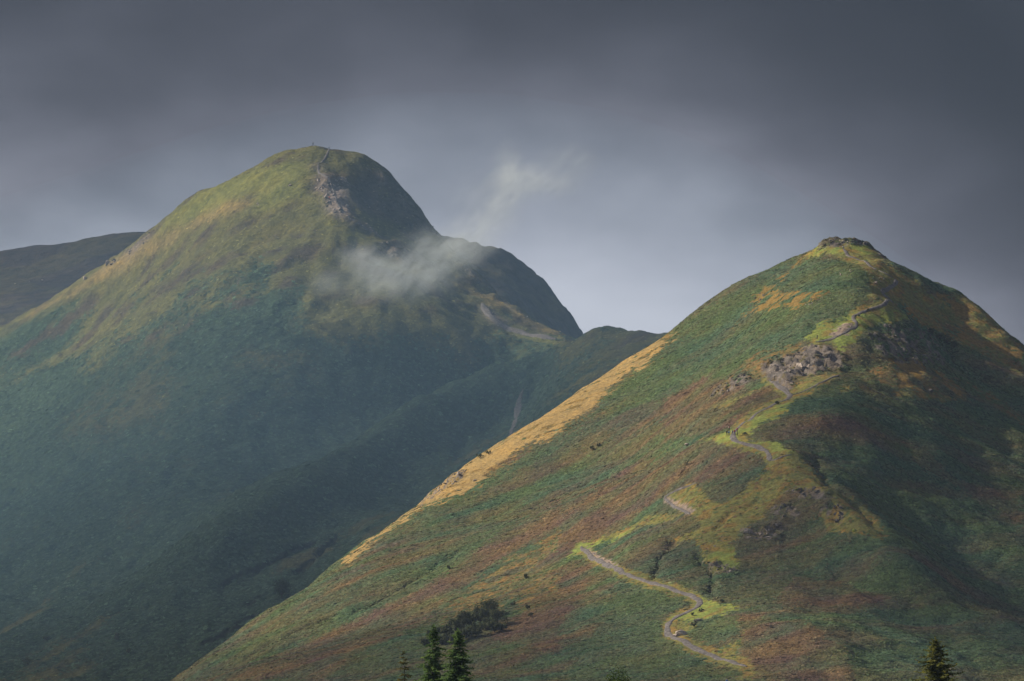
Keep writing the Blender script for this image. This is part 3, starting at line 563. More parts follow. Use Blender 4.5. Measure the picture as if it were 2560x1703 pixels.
def scatter_fell():
    n = 420000; x = rng.uniform(-300, 260, n); y = rng.uniform(2140, 2800, n); z = A.z(x, y)
    k = visible_mask(A, x, y, z) & facing(A, x, y, z); x, y, z = x[k], y[k], z[k]
    px, py = proj(x, y, z)
    # hidden behind the near hill's left face
    ox = np.array([p[0] for p in OUT_D[::-1]] + [1672, 2600]); oy = np.array([p[1] for p in OUT_D[::-1]] + [833, 833])
    k = ~((px > 520) & (py > np.interp(px, ox, oy) + 60)); x, y, z = x[k], y[k], z[k]
    code, pat, px, py = zones_A(x, y, z)
    dit = np.full(px.shape, 1e9)
    for ln in DITCHES: dit = np.minimum(dit, polydist(px + fbm(x, y, 14, 3, 2.9) * 9, py + fbm(x, y, 14, 3, 4.9) * 7, ln))
    k = dit > 6; x, y, z, code = x[k], y[k], z[k], code[k]
    dens = np.where(code == 0, .9, np.where(code == 7, .5, np.where((code == 1) | (code == 2), .22, .08)))
    k = rng.random(len(x)) < dens; x, y, z, code = x[k], y[k], z[k], code[k]
    c = PAL_A[code] * 1.6 * rng.lognormal(0, .3, len(x))[:, None]
    s = np.where(code == 0, rng.uniform(1.0, 2.1, len(x)), rng.uniform(.7, 1.5, len(x)))
    scatter('heather_and_bracken', np.stack([x, y, z - .05], 1), s, np.clip(c, .005, .6), srcs, 'dark bracken and heather over the big fell', A)
    return len(x)
print('BRACKEN', scatter_hill(), scatter_fell())

# ------------------------------------------------------------------ rocks and crags
def rock_mesh(name, seed, mat, n=16, flat=1.0):
    r = np.random.default_rng(seed); bm = bmesh.new()
    for i in range(n):
        v = r.normal(0, 1, 3); v /= np.linalg.norm(v); v *= r.uniform(.75, 1.1); bm.verts.new((v[0], v[1] * .8, v[2] * .75 * flat))
    res = bmesh.ops.convex_hull(bm, input=bm.verts)
    bmesh.ops.delete(bm, geom=[g for g in res['geom_interior'] if isinstance(g, bmesh.types.BMVert)], context='VERTS')
    me = bpy.data.meshes.new(name); bm.to_mesh(me); bm.free(); me.materials.append(mat); return me
ROCKS = [rock_mesh('rock', 40 + i, M_ROCK, 12) for i in range(7)]
DROCKS = [rock_mesh('dark_rock', 60 + i, M_DARKROCK) for i in range(6)]
def crag(hf, polys, n, smin, smax, label, group=None, meshes=None, name='crag', cat='crag', sink=.35, tilt=.5):
    meshes = meshes or ROCKS; pts = []
    for poly in polys:
        xs = [p[0] for p in poly]; ys = [p[1] for p in poly]; cnt = 0; m = max(1, n // len(polys)); tries = 0
        while cnt < m and tries < m * 30:
            tries += 1; px = random.uniform(min(xs), max(xs)); py = random.uniform(min(ys), max(ys))
            if inpoly(np.array([px]), np.array([py]), poly)[0]: pts.append(hf.hit(px, py)); cnt += 1
    c = sum(pts, Vector()) / len(pts); root = empty(name, (c.x, c.y, float(hf.z(c.x, c.y)))); setp(root, label, cat, group)
    for p in pts:
        s = smin + (smax - smin) * random.random() ** 2.2
        o = bpy.data.objects.new('rock', random.choice(meshes)); COL.objects.link(o); o.parent = root
        nrm = hf.normal(p.x, p.y)
        o.scale = (s * random.uniform(.8, 1.5), s * random.uniform(.6, 1.1), s * random.uniform(.6, 1.2))
        o.rotation_euler = (random.gauss(0, tilt), random.gauss(0, tilt), random.uniform(0, 6.28))
        o.location = p - nrm * (s * sink) - root.location
    return root
crag(D, ROCKY[:1], 100, .7, 2.6, 'broken pale rock face on the hill above the path', sink=.6, tilt=.25)
crag(D, [ROCKY[1]], 36, .4, 1.3, 'low dark rock slabs in the bracken left of the pale rock face', meshes=DROCKS + ROCKS[:2])
crag(D, [ROCKY[2]], 55, .6, 1.6, 'shaded dark crag below the grassy shelf of the hill', meshes=DROCKS)
crag(D, [ROCKY[3], ROCKY[4], ROCKY[6]], 54, .5, 1.5, 'dark outcrops on the shaded side of the grassy knoll', meshes=DROCKS)
crag(D, [ROCKY[5]], 22, .6, 1.7, 'knobbly brown outcrop below the grassy knoll')
crag(D, [ROCKY[7]], 44, .5, 1.4, 'grey rock band on the golden grass edge of the hill', meshes=ROCKS + DROCKS[:2])
crag(D, [ROCKY[8]], 80, .4, 1.0, 'dark rocky crown on the top of the hill', meshes=DROCKS + ROCKS[:2], sink=.3)
crag(D, [ROCKY[9]], 22, .4, 1.0, 'small weathered outcrop at the foot of the grassy spur', meshes=DROCKS + ROCKS[:2])
crag(D, [SCREE[0]], 34, .25, .7, 'pale stones spilled along the bend of the zigzag path', cat='stones', name='scree')
crag(D, [SCREE[1]], 34, .25, .7, 'pale stones along the short eroded path', cat='stones', name='scree')
crag(D, [SCREE[2]], 20, .25, .7, 'loose stones beside the path at the grassy shelf', cat='stones', name='scree')
crag(D, [z3([(1100,300),(1200,300),(1270,300),(1250,330),(1120,350)]), z3([(1350,340),(1440,350),(1430,400),(1370,390)])], 26, .4, 1.1, 'rocks among the bracken under the hilltop path')
crag(D, [z3([(900,500),(1030,470),(1040,500),(920,540)])], 14, .3, .9, 'scattered grey stones on the orange grass patch')
crag(D, [z3([(540,520),(640,440),(700,420),(640,490),(570,550)])], 18, .4, 1.0, 'dark rocks along the golden strip below the hilltop', meshes=DROCKS)
crag(D, [z5([(1180,640),(1340,620),(1340,660),(1230,720),(1190,690)])], 20, .25, .7, 'grey stones in the short grass of the spur', meshes=ROCKS)
crag(A, [A_ROCK[0]], 150, 1.2, 3.6, 'pale broken crag below the mountain summit', sink=.55, tilt=.3)
crag(A, [A_ROCK[2]], 90, .9, 2.6, 'steep shaded crag dropping from the mountain summit', meshes=DROCKS)
crag(A, [A_ROCK[1], A_SCREE[0]], 60, .4, 1.2, 'grey scree along the mountain path', cat='stones', name='scree')
crag(A, [A_ROCK[3]], 40, .7, 2.0, 'rocky knuckle half hidden in mist on the mountain ridge', meshes=DROCKS + ROCKS[:2])
crag(A, [A_ROCK[4]], 40, .7, 1.8, 'dark rock edge above the saddle path', meshes=DROCKS)
crag(A, [A_ROCK[5], A_ROCK[6]], 46, .6, 1.7, 'rocks studding the left skyline of the mountain', meshes=ROCKS + DROCKS[:2])
crag(A, [z1([(1640,490),(1710,475),(1700,510),(1660,520)])], 9, .5, 1.2, 'small grey outcrop on the sunlit mountain flank')
def boulder(px, py, w, h, seed, label, hf=D, mat=None):
    mat = mat or M_PALE; p = hf.hit(px, py); me = rock_mesh('boulder', seed, mat, 46); o = bpy.data.objects.new('boulder', me); COL.objects.link(o)
    o.location = p + Vector((0, 0, h * .12)); o.scale = (w / 2, w * .42, h * .62); o.rotation_euler = (random.gauss(0, .15), random.gauss(0, .15), random.uniform(-.5, .5))
    setp(o, label, 'boulder'); return o
boulder(1706, 1588, 4.6, 2.6, 301, 'large pale boulder on the inside of the path bend')
boulder(1690, 1592, 2.2, 1.4, 302, 'smaller pale boulder leaning on the large one at the path bend')
boulder(1744, 1554, 3.0, 1.2, 303, 'flat pale boulder in the grass above the path bend')
boulder(1868, 1332, 3.4, 2.6, 304, 'rounded pale boulder on the edge of the brown outcrop')
boulder(1775, 1483, 1.3, .8, 305, 'small white stone at the mouth of the dark gully')
boulder(1187, 1202, 1.6, .9, 306, 'single white stone on the golden grass')
boulder(2136, 1330, 1.6, 1.5, 307, 'yellow lichened stone on the shaded knoll', mat=simple_mat('lichened_rock', (.30, .33, .07), 2, .6, 1.3))
boulder(2325, 980, 2.6, 1.8, 308, 'grey boulder alone on the shaded grass right of the crag', mat=M_DARKROCK)
boulder(1720, 1113, 2.8, 1.0, 309, 'pale flat stone at the left tip of the walkers\' grassy shelf')
boulder(212, 699, 2.2, 3.0, 310, 'upright pale rock on the skyline of the mountain flank', A)
boulder(270, 661, 3.4, 3.2, 311, 'pale block at the lower end of the skyline rocks', A)
boulder(725, 466, 2.0, 1.4, 312, 'lone pale stone on the sunlit mountain flank', A)

# ------------------------------------------------------------------ trees and shrubs
def tube(co, fc, p0, p1, r0, r1, n=6):
    p0, p1 = Vector(p0), Vector(p1); d = (p1 - p0).normalized(); a = d.orthogonal().normalized(); b = d.cross(a); k = len(co)
    for p, r in ((p0, r0), (p1, r1)):
        for i in range(n): t = 2 * math.pi * i / n; co.append(p + (a * math.cos(t) + b * math.sin(t)) * r)
    for i in range(n): fc.append((k + i, k + (i + 1) % n, k + n + (i + 1) % n, k + n + i))
def conifer(loc, H, slope, seed, mat, label, gap=.42, thin=1.0, group=None, name='conifer', droop=.35):
    r = random.Random(seed); root = empty(name, loc, r.uniform(0, 6)); setp(root, label, 'tree', group)
    co, fc = [], []; z = 0.0; px = py = 0.0; ctr = [(0, 0, 0)]
    for i in range(12): ctr.append((r.gauss(0, .03) * i * .3, r.gauss(0, .03) * i * .3, H * (i + 1) / 12))
    for i in range(12): tube(co, fc, ctr[i], ctr[i + 1], .30 * (1 - i / 12.2), .30 * (1 - (i + 1) / 12.2), 7)
    nc, nf = [], []
    def at(h):
        t = min(11.999, h / H * 12); i = int(t); return Vector(ctr[i]).lerp(Vector(ctr[i + 1]), t - i)
    def spray(p, d, L, w):
        s = d.cross(Vector((0, 0, 1))); s = s.normalized() if s.length > 1e-4 else Vector((1, 0, 0)); s = (s + Vector((r.gauss(0, .4), r.gauss(0, .4), r.gauss(0, .5)))).normalized()
        k = len(nc); nc.extend([p - s * w * .35, p + s * w * .35, p + d * L * .6 + s * w, p + d * L, p + d * L * .6 - s * w]); nf.append((k, k + 1, k + 2, k + 3, k + 4))
    dep = .12
    while dep < H - 1.5:
        c = at(H - dep); R = slope * dep / (1 + .035 * dep) + .12; nb = 4 if dep < .6 else (6 if dep < 9 else 5)
        a0 = r.uniform(0, 6.28)
        for b in range(nb):
            if r.random() > thin: continue
            az = a0 + b * 6.283 / nb + r.gauss(0, .18); L = R * r.uniform(.5, 1.35); rise = r.uniform(.05, .5) if dep < 1.5 else r.uniform(-.25, .22)
            d = Vector((math.cos(az), math.sin(az), rise)).normalized(); prev = c; m = max(2, int(L / .35)); q = c.copy()
            for i in range(m):
                dd = (d + Vector((0, 0, -droop * (i / m) + (.35 if i > m * .7 else 0)))).normalized(); nq = q + dd * (L / m)
                tube(co, fc, q, nq, .035 * (1 - i / m) + .008, .035 * (1 - (i + 1) / m) + .006, 3)
                for j in range(3):
                    base = q.lerp(nq, (j + .5) / 3); side = dd.cross(Vector((0, 0, 1))).normalized()
                    tw = (.16 + .30 * (1 - i / m)) * min(1, .35 + L * .5) * r.uniform(.8, 1.3)
                    for sg in (-1, 1):
                        sd = (dd * r.uniform(.5, 1.1) + side * sg + Vector((0, 0, r.uniform(-.55, .15)))).normalized(); spray(base, sd, tw, tw * .30)
                    if r.random() < .7: spray(base, (dd * .6 + Vector((r.gauss(0, .3), r.gauss(0, .3), -.9 if r.random() < .6 else .7))).normalized(), tw * .7, tw * .2)
                q = nq
            spray(q, d, .22, .05)
        dep += gap * r.uniform(.65, 1.1) * (.45 if dep < 1 else (.8 if dep < 8 else 1.5))
    for i in range(5): spray(at(H - .05), Vector((r.gauss(0, .35), r.gauss(0, .35), 1)).normalized(), .3, .04)
    from_np('trunk', co, fc, M_BARK, root); from_np('crown', nc, nf, mat, root); return root
def tip(px, py, d, H): v = P(px, py, d); return (float(v[0]), float(v[1]), float(v[2]) - H)
conifer(tip(1085, 1566, 500, 25), 25, .38, 5, M_FIR, 'open spruce top standing left of the denser spruce', gap=.36, thin=.9)
conifer(tip(1144, 1575, 490, 24.5), 24.5, .46, 9, M_FIR, 'dense dark green spruce with drooping branch tips', gap=.30, droop=.5)
conifer(tip(1009, 1632, 505, 22), 22, .34, 12, M_LARCH, 'thin yellowish conifer top beside the dark spruces', gap=.75, thin=.6)
conifer(tip(2341, 1598, 450, 22), 22, .64, 21, M_FIR_WARM, 'bushy olive fir alone in front of the shaded bracken', gap=.30, droop=.2)

def leafy(loc, w, h, seed, mat, label, cat='shrub', name='shrub', group=None, stem=.25, leaf=.35, clumps=16, per=70, parent=None):
    r = np.random.default_rng(seed); root = empty(name, loc, 0); setp(root, label, cat, group)
    co, fc = [], []; lc, lf = [], []
    tube(co, fc, (0, 0, -.4), (0, 0, h * stem + .1), .05 * h * .35 + .04, .04 * h * .3 + .03)
    for i in range(clumps):
        v = r.normal(0, 1, 3); v /= np.linalg.norm(v); v *= r.uniform(.25, .85) ** .6
        c = np.array([v[0] * w * .40, v[1] * w * .36, h * (stem + (1 - stem) * (.48 + .44 * v[2]))])
        tube(co, fc, (0, 0, h * stem), tuple(c), .03 * h * .3 + .02, .015, 4)
        rad = min(w, h) * r.uniform(.13, .25)
        for k in range(per):
            d = r.normal(0, 1, 3); d /= np.linalg.norm(d); p = c + d * rad * r.uniform(.35, 1.1) ** .7
            a = r.normal(0, 1, 3); a -= d * a.dot(d) * .6; a /= np.linalg.norm(a); b = np.cross(d, a); b /= np.linalg.norm(b) + 1e-9; L = leaf * r.uniform(.5, 1.1); q = len(lc)
            lc.extend([p - a * L * .5, p + b * L * .28, p + a * L * .5, p - b * L * .28]); lf.append((q, q + 1, q + 2, q + 3))
    from_np('trunk', co, fc, M_BARK, root); from_np('crown', lc, lf, mat, root); return root
# lone tree in the dark valley
q = A.hit(704, 1497); leafy(q, 10.5, 8.6, 3, M_LEAF, 'round dark tree alone in the shaded valley at the edge of the near hill', 'tree', 'broadleaf_tree', None, .15, .55, 34, 90)
v = P(1541, 1686, 420); leafy((v[0], v[1], v[2] - 8.0), 3.4, 9, 8, M_LIME, 'rounded bright green treetop at the foot of the hill', 'tree', 'broadleaf_tree', None, .3, .16, 60, 120)
# thicket of gorse and small trees on the left face
for i, (x, y, w, h) in enumerate(z7([(1845,1130)]) and [(1200,1548,5.6,5.0),(1222,1538,6.2,5.6),(1243,1552,5.8,4.6),(1180,1556,4.8,4.0),(1160,1562,5.6,4.8),(1140,1572,4.6,4.0),(1215,1566,5.4,4.0),(1236,1572,4.6,3.2),(1190,1580,5.2,3.8),(1165,1588,5.0,3.2),(1120,1580,4.2,3.0),(1095,1584,3.6,3.2),(1080,1590,3.8,2.8),(1140,1596,4.6,3.0),(1105,1602,4.2,2.8),(1060,1604,3.4,2.0),(1255,1566,3.4,2.2)]):
    leafy(D.hit(x, y + 12), w * 1.35, h * 1.2, 100 + i, M_GORSE, 'dark gorse bush in the thicket behind the spruces', 'shrub', 'gorse_bush', 'gorse thicket on the left face of the hill', .1, .5, 18, 120)
single = [(1315,1450,2.3,2.2,'small dark round thorn bush alone on the orange bracken'),(1122,1424,1.6,1.5,'tiny dark bush on the green band of the left face'),(1282,1514,2.2,1.6,'dark shrub just above the gorse thicket'),(1319,1524,1.8,1.6,'dark shrub right of the gorse thicket'),(1326,1543,2.4,1.5,'low dark shrub beside the bare purple patch'),
 (1480,1128,3.4,2.0,'dark juniper patch in the green bracken band'),(1497,1117,2.0,1.4,'smaller dark bush beside the juniper patch'),(1200,1148,4.4,2.2,'green bush growing on the golden grass edge'),(1222,1137,3.4,1.9,'second green bush on the golden grass edge above the first'),
 (1943,1012,2.3,1.3,'dark low bush beside the path below the fork'),(1806,1507,2.2,1.1,'dark bush on the bright grass above the path bend'),(1752,1530,2.4,1.0,'low bush hugging the inside of the path hairpin'),(1733,1540,2.2,1.0,'low bush lower along the inside of the path hairpin'),
 (1736,1568,3.0,1.8,'green bush left of the fern patch above the large boulder'),(2168,779,2.2,.9,'dark bush at the path edge on the grassy shelf'),(2147,791,1.2,.9,'small round bush in the middle of the grassy shelf'),(1862,1090,2.2,1.2,'dark bush right of the group of walkers')]
for i, (x, y, w, h, lb) in enumerate(single): leafy(D.hit(x, y), w, h, 200 + i, M_GORSE, lb, 'shrub', 'shrub', None, .08, .34, 10, 50)
for i, (x, y, w, h) in enumerate([(2368,862,5.2,4.0),(2385,872,4.6,3.4),(2350,850,4.4,3.2),(2330,838,3.8,2.8)]):
    leafy(D.hit(x, y), w, h, 240 + i, M_GORSE, ['largest', 'second largest', 'third largest', 'smallest'][i] + ' dark bush in the shaded hollow right of the crag', 'shrub', 'shrub', 'bushes in the shaded hollow', .1, .45, 11, 55)
for i, (x, y, w, h) in enumerate([(69,1664,5.5,3.6),(293,1603,4.2,3.6),(115,1602,3.6,2.4),(322,1636,3.0,2.2)]):
    leafy(A.hit(x, y), w, h, 260 + i, M_GORSE, ['widest', 'second widest', 'third widest', 'smallest'][i] + ' dim bush on the shaded lower slope of the mountain', 'shrub', 'shrub', 'bushes on the shaded mountain foot', .1, .5, 10, 55)
def dead_branch():
    p = D.hit(2241, 1512); root = empty('dead_branch', p); setp(root, 'bare grey dead branch sticking up in the shaded bracken', 'branch')
    m = simple_mat('dead_wood', (.22, .2, .18), 3); co, fc = [], []
    tube(co, fc, (-1.3, 0, 1.9), (-.4, .1, 1.0), .05, .09); tube(co, fc, (-.4, .1, 1.0), (.9, 0, -.2), .09, .13); from_np('limb', co, fc, m, root)
    co, fc = [], []; tube(co, fc, (-.4, .1, 1.0), (.6, .2, .9), .06, .03); from_np('twig', co, fc, m, root)
dead_branch()

# ------------------------------------------------------------------ people and sheep
def flat(name, c, rough=.8): return simple_mat(name, c, 6, .8, 1.2, rough)
M_SKIN = flat('skin', (.45, .27, .19)); M_HAIR = flat('hair', (.04, .028, .02)); M_WOOL = flat('wool', (.62, .58, .50)); M_FACE = flat('sheep_face', (.08, .07, .06))
CLOTH = {k: flat(k + '_cloth', v) for k, v in dict(red=(.55, .03, .03), orange=(.75, .09, .02), blue=(.02, .16, .55), navy=(.02, .03, .07), white=(.70, .68, .65), pink=(.50, .09, .13), teal=(.02, .10, .11), black=(.018, .018, .02), grey=(.14, .14, .15), khaki=(.16, .13, .08)).items()}
def skin_mesh(name, verts, edges, radii, root=0, sub=1):
    me = bpy.data.meshes.new(name + '_src'); me.from_pydata(verts, edges, []); o = bpy.data.objects.new(name + '_src', me); COL.objects.link(o)
    md = o.modifiers.new('s', 'SKIN'); 
    for i, r in enumerate(radii): sv = me.skin_vertices[0].data[i]; sv.radius = (r, r) if not isinstance(r, tuple) else r
    me.skin_vertices[0].data[root].use_root = True
    s2 = o.modifiers.new('u', 'SUBSURF'); s2.levels = sub; s2.render_levels = sub
    dg = bpy.context.evaluated_depsgraph_get(); out = bpy.data.meshes.new_from_object(o.evaluated_get(dg)); out.name = name
    bpy.data.objects.remove(o); bpy.data.meshes.remove(me); out.polygons.foreach_set('use_smooth', np.ones(len(out.polygons), bool)); return out
def body(pose):
    if pose == 'sit':
        hip = .30; V = [(0, 0, hip), (0, .05, hip + .25), (0, .04, hip + .46), (0, .02, hip + .58), (0, 0, hip + .66), (0, -.01, hip + .78)]
        lk = [(.11, -.02, hip - .03), (.13, -.40, hip + .12), (.12, -.52, .10), (.12, -.66, .04)]; rk = [(-.11, -.02, hip - .03), (-.14, -.36, hip + .20), (-.12, -.44, .10), (-.12, -.58, .04)]
        la = [(.19, .04, hip + .45), (.26, -.08, hip + .2), (.16, -.30, hip + .18), (.12, -.38, hip + .18)]; ra = [(-a, b, c) for a, b, c in la]
    else:
        st = .22 if pose == 'walk' else .03; V = [(0, 0, .95), (0, 0, 1.18), (0, -.01, 1.40), (0, -.02, 1.51), (0, -.03, 1.60), (0, -.04, 1.71)]
        lk = [(.10, 0, .90), (.11, -st - .03, .50), (.11, -st, .09), (.12, -st - .15, .04)]; rk = [(-.10, 0, .90), (-.11, st * .2 - .02, .50), (-.11, st + .06, .11), (-.12, st - .08, .04)]
        la = [(.19, 0, 1.40), (.26, st * .5, 1.14), (.26, -.06 + st * .3, .93), (.25, -.09 + st * .2, .83)]; ra = [(-.19, 0, 1.40), (-.26, -st * .3, 1.14), (-.26, -.14 - st * .5, .95), (-.25, -.18 - st * .5, .87)]
    return V, lk, rk, la, ra
def make_person_meshes(pose):
    V, lk, rk, la, ra = body(pose); verts = V + lk + rk + la + ra
    E = [(0, 1), (1, 2), (2, 3), (3, 4), (4, 5)]
    for s, root in ((6, 0), (10, 0), (14, 2), (18, 2)): E += [(root, s), (s, s + 1), (s + 1, s + 2), (s + 2, s + 3)]
    R = [(.15, .11), (.14, .10), (.16, .11), .055, .085, .075] + [.095, .065, .045, .04] * 2 + [.065, .047, .034, .036] * 2
    bodym = skin_mesh('body', verts, E, R)
    jv = V[:3] + la[:3] + ra[:3]; jv[0] = (V[0][0], V[0][1], V[0][2] - .03); je = [(0, 1), (1, 2), (2, 3), (3, 4), (4, 5), (2, 6), (6, 7), (7, 8)]
    jack = skin_mesh('jacket', jv, je, [(.185, .14), (.175, .13), (.19, .135), .085, .065, .05, .085, .065, .05])
    hx, hy, hz = V[5]
    hair = skin_mesh('hair', [(hx, hy + .02, hz - .03), (hx, hy + .02, hz + .05)], [(0, 1)], [.095, .07])
    return bodym, jack, hair, hz
POSES = {p: make_person_meshes(p) for p in ('stand', 'walk', 'sit')}
def person(px, py, pose, top, legs, label, hf=D, rz=3.1, group=None, pack=None, hat=None, shorts=False, s=1.0):
    p = hf.hit(px, py) if py else hf.crest(px); root = empty('person', (p.x, p.y, p.z + .12), rz); root.scale = (s, s, s); setp(root, label, 'person', group)
    bm_, jm, hm, hz = POSES[pose]
    b = bm_.copy(); b.materials.clear(); b.materials.append(CLOTH[legs]); b.materials.append(M_SKIN)
    for f in b.polygons:
        c = f.center; f.material_index = 1 if (c.z > hz - .24 or (abs(c.x) > .2 and pose != 'sit') or (shorts and c.z < .55)) else 0
    for nm, me in (('body', b),):
        o = bpy.data.objects.new(nm, me); COL.objects.link(o); o.parent = root
    j = jm.copy(); j.materials.clear(); j.materials.append(CLOTH[top]); o = bpy.data.objects.new('jacket', j); COL.objects.link(o); o.parent = root
    h = hm.copy(); h.materials.clear(); h.materials.append(CLOTH[hat] if hat else M_HAIR); o = bpy.data.objects.new('hat' if hat else 'hair', h); COL.objects.link(o); o.parent = root
    if pack:
        bm = bmesh.new(); bmesh.ops.create_cube(bm, size=1.0, matrix=Matrix.Translation((0, .22, hz - .50)) @ Matrix.Diagonal((.30, .20, .46, 1))); bmesh.ops.bevel(bm, geom=bm.edges[:], offset=.05, segments=2, affect='EDGES')
        me = bpy.data.meshes.new('backpack'); bm.to_mesh(me); bm.free(); me.materials.append(CLOTH[pack]); o = bpy.data.objects.new('backpack', me); COL.objects.link(o); o.parent = root
    return root
UP = 3.14; gw = 'group of walkers on the hill path'
person(1823, 1079, 'walk', 'white', 'navy', 'walker in white top with a red backpack ahead of the group on the path', rz=UP, group=gw, pack='red')
person(1817, 1090, 'stand', 'navy', 'black', 'walker all in dark clothes at the left of the group', rz=.4, group=gw)
person(1822.5, 1091, 'walk', 'blue', 'navy', 'walker in a bright blue jacket in the group on the path', rz=UP, group=gw)
person(1831, 1090, 'walk', 'white', 'grey', 'walker in a white jacket in the middle of the group', rz=UP + .3, group=gw, pack='black')
person(1836.5, 1088, 'walk', 'red', 'navy', 'walker in a red jacket near the middle of the group', rz=UP, group=gw)
person(1843, 1083, 'walk', 'pink', 'khaki', 'walker in a pink jacket at the upper right of the group', rz=UP - .3, group=gw)
person(1843.5, 1091, 'stand', 'grey', 'black', 'walker in grey top and black trousers at the right of the group', rz=1.2, group=gw)
person(2108, 626, 'walk', 'white', 'navy', 'walker in a pale top where the path meets the rocky hilltop', rz=.2)
person(2043, 849, 'stand', 'khaki', 'navy', 'walker in brown standing on the grassy shelf above the crag', rz=1.0)
person(1817, 1714, 'walk', 'blue', 'grey', 'walker in blue with a white cap at the foot of the spur', rz=.3, hat='white')
person(824, 501, 'walk', 'orange', 'red', 'scrambler in bright orange on the pale mountain crag', A, UP, pack='orange')
person(815, 502, 'walk', 'teal', 'navy', 'scrambler in dark teal beside the orange one on the crag', A, UP)
person(781, None, 'stand', 'black', 'black', 'dark figure standing upright on the mountain summit', A, .3, s=1.05)
person(821, None, 'sit', 'navy', 'black', 'figure sitting on the mountain summit at the top of the path', A, .5)
person(1318, 799, 'walk', 'white', 'grey', 'walker in white on the ridge edge above the saddle path', A, .8)
def sheep_mesh():
    V = [(0, 0, .62), (.38, 0, .64), (-.36, 0, .62), (.56, 0, .78), (.74, 0, .74)]; E = [(0, 1), (0, 2), (1, 3), (3, 4)]; R = [.27, .22, .23, .11, .075]
    for x in (.30, -.32):
        for y in (.12, -.12): k = len(V); V += [(x, y, .42), (x + .02, y, .22), (x, y, .03)]; E += [(1 if x > 0 else 2, k), (k, k + 1), (k + 1, k + 2)]; R += [.07, .04, .035]
    me = skin_mesh('body', V, E, R); me.materials.append(M_WOOL); me.materials.append(M_FACE)
    for f in me.polygons: f.material_index = 1 if (f.center.x > .58 or f.center.z < .25) else 0
    return me
SH = sheep_mesh()
for px, py, hf, rz, lb, sc in ((853, 807, A, .4, 'white sheep grazing on the dark mountain slope', 1.15), (37, 713, LR, 0, 'white sheep at the left on the distant ridge', 1.3), (106, 703, LR, 2.8, 'white sheep higher up on the distant ridge', 1.3), (73, 708, LR, 1.0, 'smaller white sheep between the two on the distant ridge', .9)):
    p = hf.hit(px, py); root = empty('sheep', (p.x, p.y, p.z + .05), rz); root.scale = (sc,) * 3; setp(root, lb, 'sheep')
    o = bpy.data.objects.new('body', SH); COL.objects.link(o); o.parent = root

# ------------------------------------------------------------------ the cloud volumes out of view, added to shade chosen parts of the hills
def cloud(tx, ty, tz, hx, hy, thick, rot, height, dens, label, seed):
    t = (height - tz) / sdir.z; c = Vector((tx, ty, tz)) + sdir * t
    bm = bmesh.new(); bmesh.ops.create_icosphere(bm, subdivisions=5, radius=1.0)
    co = np.array([v.co for v in bm.verts]); n = fbm(co[:, 0] * 3 + co[:, 2] * 1.3, co[:, 1] * 3 - co[:, 2], 1.6, 4, seed) * .28 + 1
    for v, k in zip(bm.verts, n): v.co = Vector((v.co.x * hx * k, v.co.y * hy * k, v.co.z * thick * k * (1 if v.co.z > 0 else .5)))
    me = bpy.data.meshes.new('cloud'); bm.to_mesh(me); bm.free(); o = bpy.data.objects.new('cloud', me); COL.objects.link(o); o.location = c; o.rotation_euler = (0, 0, rot)
    m = bpy.data.materials.new('cloud_vapour'); m.use_nodes = True; nt = m.node_tree; nt.nodes.clear()
    out = nt.nodes.new('ShaderNodeOutputMaterial'); pv = nt.nodes.new('ShaderNodeVolumePrincipled'); nt.links.new(pv.outputs[0], out.inputs['Volume'])
    pv.inputs['Color'].default_value = (.95, .96, 1, 1); pv.inputs['Density'].default_value = dens; me.materials.append(m); setp(o, label, kind='stuff')
cloud(-80, 2312, 150, 560, 262, 110, math.radians(-6), 1250, .0045, 'unseen cloud above the valley', 4.2)
cloud(205, 1672, 150, 205, 195, 60, math.radians(10), 1250, .011, 'unseen cloud above the shaded flank of the near hill', 2.4)
cloud(-310, 1640, 150, 220, 200, 60, math.radians(-20), 1300, .006, 'thin unseen cloud above the foot of the near hill', 5.1)
cloud(250, 3560, 150, 430, 240, 60, math.radians(127), 1250, .007, 'unseen cloud above the far fells', 7.7)

